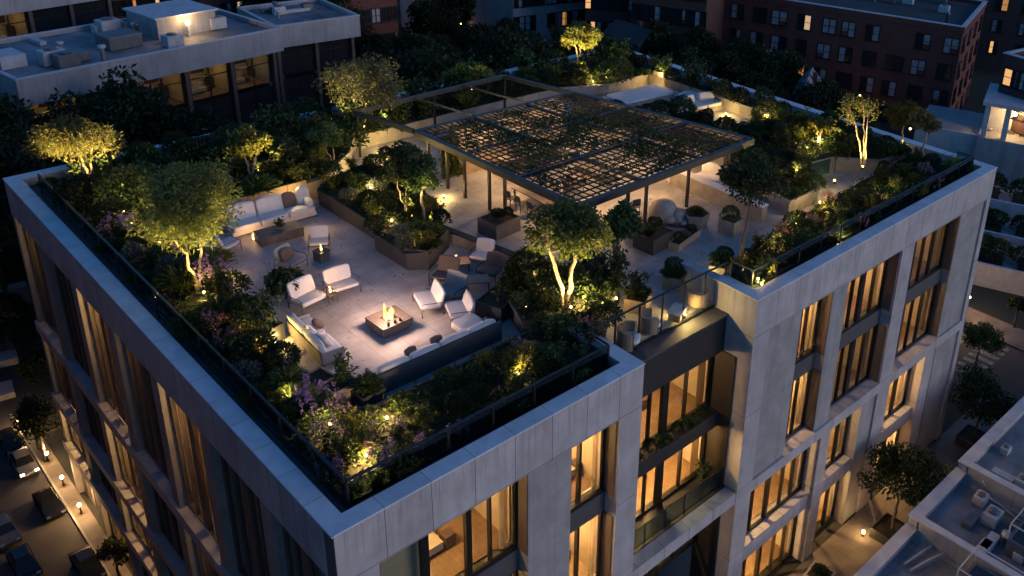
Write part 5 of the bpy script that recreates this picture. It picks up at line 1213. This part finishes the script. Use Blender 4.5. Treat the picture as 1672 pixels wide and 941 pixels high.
def facade_building(label, p0, p1, depth, z0, z1, M, rows, cols, cat='building', lit=.12, blind=.35, wsize=(1.3, 1.7), side=None, roofitems=0, seed=1, first=1.0, storey=3.2, parapet=.5, name='brick_building', sills=True, sidecols=4, grp=None, both=True):
    rd = random.Random(seed)
    dx_, dy_ = p1[0] - p0[0], p1[1] - p0[1]; w = math.hypot(dx_, dy_); ang = math.atan2(dy_, dx_)
    t = thing(name, label, cat, (p0[0], p0[1], z0), ang, grp)
    h = z1 - z0
    mb = MB(); mb.bb(0, w, 0, depth, 0, h); part(mb, 'walls', M, t)
    mb = MB(); mb.bb(.3, w - .3, .3, depth - .3, h + .003, h + .06); part(mb, 'roof', roofd, t)
    pp = MB()
    for a in ((-.12, w + .12, -.12, .3), (-.12, w + .12, depth - .3, depth + .12), (-.12, .3, .3, depth - .3), (w - .3, w + .12, .3, depth - .3)):
        q = MB(); q.bb(*a, h - .15, h + parapet); part(q, 'parapet', M, t); q = MB(); q.bb(a[0] - .05, a[1] + .05, a[2] - .05, a[3] + .05, h + parapet + .002, h + parapet + .1); part(q, 'cornice', trim, t)
    def win(cx, cz, face, ww, wh):
        def B(mb, a0, a1, d0, d1, c0, c1):
            if face == 'f': mb.bb(a0, a1, -d1, -d0, c0, c1)
            else: mb.bb(w + d0, w + d1, a0, a1, c0, c1)
        f_ = MB(); e = .09
        B(f_, cx - ww / 2 - e, cx - ww / 2, 0, .1, cz, cz + wh); B(f_, cx + ww / 2, cx + ww / 2 + e, 0, .1, cz, cz + wh); B(f_, cx - ww / 2 - e, cx + ww / 2 + e, 0, .1, cz + wh, cz + wh + e)
        B(f_, cx - .05, cx + .05, .04, .09, cz, cz + wh); B(f_, cx - ww / 2, cx + ww / 2, .04, .085, cz + wh * .5 - .03, cz + wh * .5 + .03)
        if sills: B(f_, cx - ww / 2 - .15, cx + ww / 2 + .15, 0, .18, cz - .14, cz)
        o = part(f_, 'window', trim if sills and rd.random() < .0 else winf, t)
        for sx in (0, 1):
            r_ = rd.random(); m_ = rd.choice(wlit) if r_ < lit else (wblind if r_ < lit + blind else wdark)
            q = MB(); B(q, cx - ww / 2 + sx * (ww / 2 + .05), cx - .05 + sx * (ww / 2 + .05), .005, .03, cz + (wh * .35 if m_ is wblind and rd.random() < .4 else 0), cz + wh); part(q, 'pane', m_, o)
            if rd.random() < .5 and m_ is wblind: pass
    for r_ in range(rows):
        cz = h - first - wsize[1] - r_ * storey
        for c_ in range(cols):
            if rd.random() < .07: continue
            win((c_ + .5) * w / cols + rd.uniform(-.4, .4) * (1 if r_ == 0 else .3), cz, 'f', wsize[0] * rd.choice((.75, 1, 1, 1.25)), wsize[1])
        if both:
            for c_ in range(sidecols): win((c_ + .5) * depth / sidecols, cz, 's', wsize[0], wsize[1])
    for i in range(roofitems):
        rx, ry = rd.uniform(1, w - 2), rd.uniform(1.2, depth - 2); s_ = rd.uniform(.5, 1.4)
        roof_unit(t, rx, ry, h + .06, s_, rd)
    return t
def roof_unit(t, rx, ry, z, s_, rd):
    k_ = rd.random(); M_ = rd.choice((hvac, hvac_l, hvac_l))
    mb = MB()
    if k_ < .45:
        mb.box(rx, ry, z + .5 * s_, 1.3 * s_, s_, .9 * s_); u_ = part(mb, 'roof_unit', M_, t, .04)
        mb = MB(); mb.lathe(rx, ry, [(.36 * s_, z + .955 * s_), (.36 * s_, z + 1.05 * s_), (.0, z + 1.06 * s_)], 14); part(mb, 'fan', hvac, u_)
    elif k_ < .75:
        mb.lathe(rx, ry, [(.16, z), (.16, z + .8 * s_), (.3, z + .85 * s_), (.3, z + 1.05 * s_), (.0, z + 1.1 * s_)], 12); part(mb, 'vent_pipe', M_, t)
    else:
        mb.box(rx, ry, z + .2, 2.2 * s_, .5, .34, rd.choice((0, PI / 2))); part(mb, 'duct', M_, t, .03)
# the brown brick apartment block at the upper right
facade_building('brown brick apartment block with pale trim and dark roof at the upper right', (79.6, 69.2), (92.6, 27.3), 17, GZ, -6., brick, 4, 15, lit=.035, blind=.42, roofitems=16, seed=4, wsize=(1.55, 1.75), sidecols=4)
facade_building('dark brick building at the right edge behind the white loggia house', at(1640, 95, -6.), at(1720, 118, -6.), 12, GZ, -6., brick2, 4, 3, lit=.2, blind=.4, seed=8, wsize=(1.8, 1.7))
facade_building('dark brick block left of the brown apartment block', at(1030, 40, -9), at(1150, 56, -9), 14, GZ, 1., brick2, 5, 8, lit=.02, blind=.12, seed=9, wsize=(1.1, 1.8), both=False)
facade_building('dark brick building with small lit windows behind the roof corner', at(955, 50, -11), at(1092, 58, -11), 12, GZ, 4., brick2, 6, 8, lit=.14, blind=.15, seed=11, wsize=(1.1, 1.5), both=False)
facade_building('pale stone building with bright lit windows behind the dark trees', at(838, 66, -14), at(958, 50, -14), 14, GZ, 6., pale, 6, 7, lit=.2, blind=.25, seed=12, wsize=(1.5, 1.8), both=False, name='stone_building')
facade_building('reddish brick building right of the flat roofed white building', at(548, 82, -12), at(652, 66, -12), 14, GZ, 6., brick, 6, 7, lit=.16, blind=.1, seed=13, wsize=(1.1, 1.6), both=False)
facade_building('brick building with small amber windows behind the flat white roof', at(178, 64, -12), at(340, 46, -12), 14, GZ, 6., brick, 6, 11, lit=.12, blind=.05, seed=14, wsize=(1.0, 1.5), both=False)
facade_building('pale low house behind the flat white roof with a grey roof', at(330, 40, -10), at(470, 18, -10), 10, GZ, -7., brick2, 2, 6, lit=.25, blind=.2, seed=15, wsize=(1.3, 1.5), roofitems=3)
facade_building('distant dark block with lit windows at the top middle', at(470, 6, -12), at(560, -2, -12), 12, GZ, 4., brick2, 5, 7, lit=.1, blind=.1, seed=16, wsize=(1.3, 1.6), both=False)
facade_building('distant pale house glimpsed between dark trees at the top middle', at(655, 34, -14), at(705, 22, -14), 9, GZ, -8., pale, 2, 3, lit=.2, blind=.4, seed=17, wsize=(1.2, 1.4), roofitems=0, name='house')
facade_building('distant tower of lit windows at the top middle', at(700, 10, -14), at(840, -8, -14), 14, GZ, 8., brick2, 6, 9, lit=.1, blind=.15, seed=18, wsize=(1.4, 1.6), both=False)
facade_building('dark brick block rising behind the brown apartment roof at the upper right corner', (112., 66.), (128., 24.), 14, GZ, 3., brick2, 6, 12, lit=.12, blind=.1, seed=19, both=False)

facade_building('unseen tall brick building added across the left street to shade the side facade', (-9.3, -4.), (-9.3, 62.), 12, GZ, 5., brick, 7, 18, lit=.12, blind=.3, seed=23, both=False)  # out of view, added to block the sky and darken the left facade
# the flat roofed pale building at the upper left: overhanging fascia over dark glazing
def flat_block(label, p0, p1, depth, zr, z0, lit_b=(), cols=7, seed=1, fh=2.2, items=8, wing=None, name='flat_roofed_building'):
    rd = random.Random(seed)
    dx_, dy_ = p1[0] - p0[0], p1[1] - p0[1]; w = math.hypot(dx_, dy_); ang = math.atan2(dy_, dx_)
    t = thing(name, label, 'building', (p0[0], p0[1], 0), ang)
    def band(x0, x1, y0, y1, nm=True):
        q = MB(); q.bb(x0, x1, y0, y1, zr - fh, zr - .45); part(q, 'roof_slab', pale, t)
        q = MB(); q.bb(x0 + .25, x1 - .25, y0 + .25, y1 - .25, zr - .447, zr - .4); part(q, 'roof', roofm, t)
        for a in ((x0 - .003, x1 + .003, y0 - .003, y0 + .25), (x0 - .003, x1 + .003, y1 - .25, y1 + .003), (x0 - .003, x0 + .25, y0 + .25, y1 - .25), (x1 - .25, x1 + .003, y0 + .25, y1 - .25)):
            q = MB(); q.bb(*a, zr - .45, zr - .08); part(q, 'parapet', pale, t); q = MB(); q.bb(a[0] - .04, a[1] + .04, a[2] - .04, a[3] + .04, zr - .078, zr); part(q, 'parapet_cap', trim, t)
        q = MB(); q.bb(x0 + .9, x1 - .9, y0 + 5.2, y1 - .6, z0, zr - fh - .003); part(q, 'core_wall', roofd, t)
        q = MB(); q.bb(x1 - .95, x1 - .9, y0 + 1.3, y0 + 5.2, z0, zr - fh - .003); part(q, 'end_wall', pale, t); q = MB(); q.bb(x0 + .9, x0 + .95, y0 + 1.3, y0 + 5.2, z0, zr - fh - .003); part(q, 'end_wall', pale, t)
        n = max(2, round((x1 - x0) / 4.2))
        for i in range(n + 1):
            xx = x0 + .5 + (x1 - x0 - 1.) * i / n; q = MB(); q.bb(xx - .16, xx + .16, y0 + .8, y0 + 1.35, z0, zr - fh - .003); part(q, 'pier', bronze_p, t)
        for i in range(n):
            xa = x0 + .5 + (x1 - x0 - 1.) * i / n + .3; xb = x0 + .5 + (x1 - x0 - 1.) * (i + 1) / n - .3
            for st in range(2):
                a, b = zr - fh - 3.4 * (st + 1) + .3, zr - fh - 3.4 * st - .05
                f_ = MB(); m_ = (xa + xb) / 2
                for c_ in (xa + .04, m_, xb - .04): f_.bb(c_ - .05, c_ + .05, y0 + 1.12, y0 + 1.22, a, b)
                f_.bb(xa, xb, y0 + 1.122, y0 + 1.218, a + (b - a) * .62, a + (b - a) * .62 + .08)
                o = part(f_, 'window', winf, t)
                L_ = (i, st) in lit_b
                if L_: room(xa, xb, a, b, y0 + 1.25, 'x', 1.8, 3.6, seed=i * 7 + st, parent=t)
                for k_, (c0, c1) in enumerate(((xa + .09, m_ - .05), (m_ + .05, xb - .09))):
                    q = MB(); q.bb(c0, c1, y0 + 1.16, y0 + 1.18, a, b); part(q, 'pane', (wglass if L_ else wdark), o)
    band(0, w, 0, depth)
    if wing: 
        for g_ in wing: band(*g_)
    for _ in range(items): roof_unit(t, rd.uniform(1.5, w - 2), rd.uniform(1.5, depth - 2), zr - .4, rd.uniform(.6, 1.3), rd)
    return t, w
# lit rooms seen from far: panes glow unevenly
'''lr = bpy.data.materials.new('lit_room_pane'); lr.use_nodes = True; n_ = lr.node_tree; b_ = n_.nodes['Principled BSDF']; b_.inputs['Base Color'].default_value = (.05, .04, .03, 1); b_.inputs['Roughness'].default_value = .1
tc_ = nd(n_, 'ShaderNodeTexCoord'); no_ = nd(n_, 'ShaderNodeTexVoronoi', i_Scale=1.3); n_.links.new(tc_.outputs['Object'], no_.inputs['Vector'])
mr_ = nd(n_, 'ShaderNodeMapRange', i_1=0., i_2=.8, i_3=1.5, i_4=.03); n_.links.new(no_.outputs['Distance'], mr_.inputs[0]); n_.links.new(mr_.outputs[0], b_.inputs['Emission Strength']); b_.inputs['Emission Color'].default_value = (1., .58, .24, 1)
'''
t, w = flat_block('long flat roofed pale building with roof plant and dark glazing at the upper left', (7.18, 60.0), (29.1, 63.4), 12., -4., GZ, lit_b=((0, 0), (2, 0), (3, 0), (4, 0)), seed=3, items=20)
q = MB(); q.bb(13.2, 18.6, 4.5, 9.5, -4.4, -2.6); part(q, 'penthouse', pale, t); q = MB(); q.bb(13.0, 18.8, 4.3, 9.7, -2.597, -2.45); part(q, 'penthouse_roof', trim, t)
q = MB(); q.bb(8.6, 11.4, 3.6, 6.0, -4.4, -3.2); part(q, 'plant_box', hvac, t, .1); q = MB(); q.bb(4.0, 6.6, 2.6, 4.4, -4.4, -3.7); part(q, 'skylight', hvac, t, .05); q = MB(); q.bb(.8, 2.6, 4.2, 6.6, -4.4, -3.4); part(q, 'roof_hut', trim, t)
q = MB(); q.lathe(15.6, 3.9, [(.0, -3.35), (.16, -3.3), (.2, -3.15), (.14, -3.0), (.0, -2.95)], 12); part(q, 'roof_lamp', bulb_s, t); lamp('POINT', (15.6, 3.6, -2.9), 60, WARM, t, .2); q = MB(); q.bb(15.5, 15.7, 3.8, 4.0, -4.4, -3.35); part(q, 'lamp_post', trim, t)
t2, w2 = flat_block('smaller flat roofed pale wing set back at the right end of the long white building', (29.6, 66.0), (38.2, 65.6), 9., -4.5, GZ, seed=5, items=7)
t3, w3 = flat_block('second flat roofed pale building behind the first at the top left corner', (2.6, 78.), (21.5, 82.), 14., -1.6, GZ, lit_b=((2, 0),), seed=6, items=14)
# the flat roof at the lower right
xb = [13., 21.8, 26.6, 31.6, 62.]; zs = [-14.6, -13.9, -13.4, -13.0]
t = thing('flat_roofed_building', 'low flat roofed building with stepped roof terraces at the lower right', 'building')
for i in range(4):
    a, b, zz = xb[i], xb[i + 1], zs[i]
    q = MB(); q.bb(a, b - .003, -34, -4.5, GZ, zz - .5); part(q, 'walls', pale, t)
    q = MB(); q.bb(a + .3, b - .3, -33.7, -4.9, zz - .497, zz - .46); part(q, 'roof', roofm, t)
    q = MB(); q.bb(a, b - .003, -4.9, -4.45, zz - .497, zz); part(q, 'parapet', pale, t); q = MB(); q.bb(a - .002, b - .005, -4.98, -4.38, zz + .003, zz + .08); part(q, 'parapet_cap', trim, t)
    q = MB(); q.bb(a - .003, a + .3, -34, -4.99, zz - .6, zz + .1); part(q, 'cross_wall', pale, t); q = MB(); q.bb(a - .06, a + .36, -34, -5.0, zz + .103, zz + .16); part(q, 'wall_cap', trim, t)
rd = random.Random(21)
for k_ in range(30):
    u, v = rd.uniform(1480, 1680), rd.uniform(690, 940); rx, ry = at(u, v, -13.8)
    i = max([j for j in range(4) if xb[j] < rx] or [0])
    if ry > -5.6 or any(abs(rx - q_) < .9 for q_ in xb): continue
    roof_unit(t, rx, ry, zs[i] - .46, rd.uniform(.35, .75), rd)
for u0, v0, u1, v1 in ((1480, 905, 1530, 872), (1490, 915, 1560, 880), (1586, 752, 1606, 800), (1600, 800, 1668, 850)):
    p0, p1 = at(u0, v0, -13.6), at(u1, v1, -13.6); q = MB(); zz = zs[max([j for j in range(4) if xb[j] < p0[0]])] - .3; q.tube([(p0[0], p0[1], zz), ((p0[0] + p1[0]) / 2 + .1, (p0[1] + p1[1]) / 2, zz), (p1[0], p1[1], zz)], .05, 7); part(q, 'pipe', trim, t)
for (a, b, c_, d_, zz) in ((24.4, 26.3, -10.4, -8.0, -13.9), (28.2, 31.0, -11.2, -8.6, -13.4)):
    q = MB(); q.bb(a, b, c_, d_, zz - .45, zz + .5); part(q, 'stair_well', hvac, t)
    q = MB(); q.bb(a + .15, b - .15, c_ + .15, d_ - .15, zz + .503, zz + .52); part(q, 'well_opening', wdark, t)
    q = MB()
    for e in (a, b):
        for f_ in (c_, d_): q.bar((e, f_, zz + .5), (e, f_, zz + 1.4), .05)
    for e in (a, b): q.bar((e, c_, zz + 1.4), (e, d_, zz + 1.4), .05)
    q.bar((a, c_, zz + 1.4), (b, c_, zz + 1.4), .05); q.bar((a, d_, zz + 1.4), (b, d_, zz + 1.4), .05); part(q, 'guard_rail', trim, t)
# white loggia house and stepped garden terraces beyond the right corner
def pbox(t, nm, u, v, z, sx, sy, h, M, rz=R(-70), dz=0):
    xx, yy = at(u, v, z); q = MB(); q.box(xx, yy, z - h / 2 + dz, sx, sy, h, rz); part(q, nm, M, t)
t = thing('loggia_house', 'white house with an open lit loggia at the right edge', 'house', (*at(1600, 222, -13.5), -13.5), R(-70))
q = MB(); q.bb(0, 9, 3.0, 7, -5, 3.4); part(q, 'walls', trim, t); q = MB(); q.bb(-.3, 9.3, -.3, 7.2, 3.403, 3.8); part(q, 'roof', trim, t); q = MB(); q.bb(-.2, 9.2, -.2, 3., -5, -.05); part(q, 'floor', pale, t)
for a in (0, 2.0, 5.2, 8.4): q = MB(); q.bb(a, a + .55, 0, .55, -.05, 3.4); part(q, 'column', trim, t)
q = MB(); q.bb(3.6, 5., 2.93, 2.98, .4, 2.8); part(q, 'window', wlit[0], t); q = MB(); q.lathe(2.9, 1.6, [(.0, 2.2), (.2, 2.3), (.2, 2.6), (.0, 2.7)], 12); part(q, 'lamp', bulb_s, t); lamp('POINT', (2.9, 1.5, 1.9), 120, WARM, t, .2)
for i, (u, v, z, w_, d_) in enumerate(((1560, 215, -13.8, 26, 9), (1640, 330, -15, 13, 4.4), (1645, 385, -15.8, 12, 4.2), (1648, 440, -16.6, 11, 4))):
    xx, yy = at(u, v, z)
    t = thing('garden_terrace', 'pale stepped terrace with hedge beds beyond the right corner, %s from the top' % ordw(i), 'terrace', (xx, yy, 0), R(-70), 'stepped terraces')
    q = MB(); q.bb(-4, w_ - 4, 0, d_, GZ, z - .3); part(q, 'terrace_floor', pale, t); q = MB(); q.bb(-4.1, w_ - 3.9, -.25, 0, GZ, z + .1); part(q, 'front_wall', trim, t)
    if i:
        for k_ in range(3): 
            q = MB(); q.bb(-3 + k_ * 3.6, -.6 + k_ * 3.6, .8, d_ - .8, z - .297, z - .1); part(q, 'planting_bed', soil, t)
            ca, sa = math.cos(R(-70)), math.sin(R(-70))
            for m_ in range(2):
                lx, ly = -2.4 + k_ * 3.6 + m_ * 1.2, d_ * .5; shrub('laurel', xx + lx * ca - ly * sa, yy + lx * sa + ly * ca, z - .2, 1.7, 'hand', 'dark hedge shrub on the %s stepped terrace, %s from its left' % (ordw(i), ordw(k_ * 2 + m_)))
    else:
        rd = random.Random(4)
        for k_ in range(6): roof_unit(t, rd.uniform(2, 16), rd.uniform(1.5, 7), z - .3, .8, rd)
# small gabled houses behind the right parapet
for nm, u0, v0, u1, v1, z in (('small white gabled dormer house lit inside, behind the right parapet', 1192, 132, 1222, 140, -12.2), ('small pale gabled shed behind the bright right garden tree', 1296, 176, 1326, 180, -12.2), ('small dark gabled roof with pale edge behind the back corner', 1042, 92, 1082, 84, -11.)):
    p0, p1 = at(u0, v0, z), at(u1, v1, z); w_ = math.hypot(p1[0] - p0[0], p1[1] - p0[1]); t = thing('gabled_house', nm, 'house', (*p0, z), math.atan2(p1[1] - p0[1], p1[0] - p0[0]))
    M_ = roofd if 'dark' in nm else ston
    q = MB(); q.add([(0, 0, -7.6), (w_, 0, -7.6), (w_, 0, 1.5), (w_ / 2, 0, 2.7), (0, 0, 1.5), (0, 6, -7.6), (w_, 6, -7.6), (w_, 6, 1.5), (w_ / 2, 6, 2.7), (0, 6, 1.5)], [(0, 1, 2, 3, 4), (9, 8, 7, 6, 5), (0, 4, 9, 5), (1, 6, 7, 2)]); part(q, 'walls', M_, t)
    q = MB(); 
    for a, b in (((-.3, 1.4), (w_ / 2, 2.85)), ((w_ + .3, 1.4), (w_ / 2, 2.85))): q.add([(a[0], -.3, a[1]), (b[0], -.3, b[1]), (b[0], 6.3, b[1]), (a[0], 6.3, a[1]), (a[0], -.3, a[1] - .15), (b[0], -.3, b[1] - .15), (b[0], 6.3, b[1] - .15), (a[0], 6.3, a[1] - .15)], [(0, 1, 2, 3), (7, 6, 5, 4), (0, 4, 5, 1), (3, 2, 6, 7), (0, 3, 7, 4)])
    part(q, 'roof', roofm if 'dark' not in nm else roofd, t)
    q = MB(); q.bb(w_ * .38, w_ * .62, -.06, -.01, -.5, .7); part(q, 'window', wlit[2] if 'lit' in nm else wdark, t)
    q = MB(); q.bb(w_ * .7, w_ * .7 + .5, 3., 3.6, 1.2, 3.1); part(q, 'chimney', brick2, t)

# ------------------------------------------------------------------ the wood behind and between the buildings
protos = []
for k_ in range(4):
    t = thing('tree', 'tree', 'tree', (0, 0, -200)); tree_mesh(t, 4., (0, 0, 10.5), 4.2 if k_ < 3 else 3.2, 4.6 if k_ < 3 else 6., 5200, L_far, L=.55, Wd=.26, stems=1, clumps=34, bark=bark_d, tr=.28, two=(L_dark, .4), gap=.36); protos.append(t)
spots = []; rd = random.Random(77)
def clear(x, y):
    for (a, b, c_, d_) in ((-8, 43, 58, 110),): 
        if a < x < c_ * 0 + 43 and 58 < y < 100: return False
    return True
tries = 0
while len(spots) < 96 and tries < 9000:
    tries += 1
    if len(spots) < 62: x, y = rd.uniform(2, 62), rd.uniform(35.5, 98)
    else: x, y = rd.uniform(44, 80), rd.uniform(8, 60)
    if 5 < x < 40 and y > 56.5: continue
    if x > 44 and y < 36 and x < 58: continue
    if x > 74 and y < 62: continue
    u, v = proj(x, y, -6)
    if not (-120 < u < 1420 and -120 < v < 330): continue
    if x > 52 and y < 20: continue
    if any((x - a) ** 2 + (y - b) ** 2 < 3.6 ** 2 for a, b in spots): continue
    spots.append((x, y))
spots += [(3.5, 48.5), (-1., 52), (11.5, 41.5), (16., 52)]
spots.sort(key=lambda p: proj(p[0], p[1], -6)[0])
first = {}
for i, (x, y) in enumerate(spots):
    k_ = 3 if rd.random() < .12 else rd.randrange(3); u, v = proj(x, y, -6)
    sc = rd.uniform(.72, 1.08) * (.86 if y < 44 and x < 40 else 1.)
    if x > 44: sc *= .72
    lab = ('narrow' if k_ == 3 else 'broad') + ' dark tree in the wood behind the roof, %s of all counted from the left' % ordw(i)
    if k_ not in first: o = protos[k_]; first[k_] = 1; o.location = (x, y, GZ); o['label'] = lab; o['group'] = 'dark trees of the wood'; o.rotation_euler = (0, 0, rd.uniform(0, 6.28)); o.scale = (sc, sc, sc)
    else: copy_thing(protos[k_], (x, y, GZ), rd.uniform(0, 6.28), sc, lab, 'dark trees of the wood')
# warm lamps glimpsed between the far trees and houses
for i, (u, v) in enumerate(((1010, 58), (1016, 62), (1086, 70), (1100, 92), (1114, 86), (1300, 160), (1376, 168), (1392, 160), (1404, 158), (1352, 128), (1350, 122), (846, 60), (838, 44), (918, 20), (936, 20), (752, 40), (620, 10), (640, 6), (1548, 200), (1570, 202), (1486, 212), (1040, 70))):
    xx, yy = at(u, v, -14.5); street_lamp('small warm lamp glimpsed among the far houses and trees, %s in the row' % ordw(i), xx, yy, 4.1, 0)
# ------------------------------------------------------------------ dusk light
wd = bpy.data.worlds.new('World'); S.world = wd; wd.use_nodes = True; nt = wd.node_tree
sky = nt.nodes.new('ShaderNodeTexSky'); sky.sky_type = 'NISHITA'; sky.sun_disc = False
SUN_EL, SUN_AZ = R(5.0), R(158)
sky.sun_elevation = SUN_EL; sky.sun_rotation = SUN_AZ; sky.dust_density = .3; sky.ozone_density = 5.; sky.air_density = 1.
hs = nt.nodes.new('ShaderNodeHueSaturation'); hs.inputs['Saturation'].default_value = 1.0; nt.links.new(sky.outputs[0], hs.inputs['Color']); nt.links.new(hs.outputs[0], nt.nodes['Background'].inputs[0]); nt.nodes['Background'].inputs[1].default_value = .088
sl = bpy.data.lights.new('sun', 'SUN'); sl.energy = .24; sl.angle = R(30); sl.color = (1., .76, .66)
so = bpy.data.objects.new('sun', sl); COL.objects.link(so)
so.rotation_euler = (-Vector((math.sin(SUN_AZ) * math.cos(R(12)), math.cos(SUN_AZ) * math.cos(R(12)), math.sin(R(12))))).to_track_quat('-Z', 'Y').to_euler()
S.view_settings.view_transform = 'Standard'; S.view_settings.look = 'None'; S.view_settings.exposure = 1.6; S.view_settings.gamma = 1
S.view_settings.use_curve_mapping = False
S.render.engine = 'CYCLES'
cy = S.cycles; cy.use_denoising = True; cy.max_bounces = 5; cy.diffuse_bounces = 3; cy.glossy_bounces = 2; cy.transmission_bounces = 4; cy.transparent_max_bounces = 10
cy.sample_clamp_indirect = 3.; cy.sample_clamp_direct = 12.; cy.use_light_tree = True; cy.caustics_reflective = False; cy.caustics_refractive = False
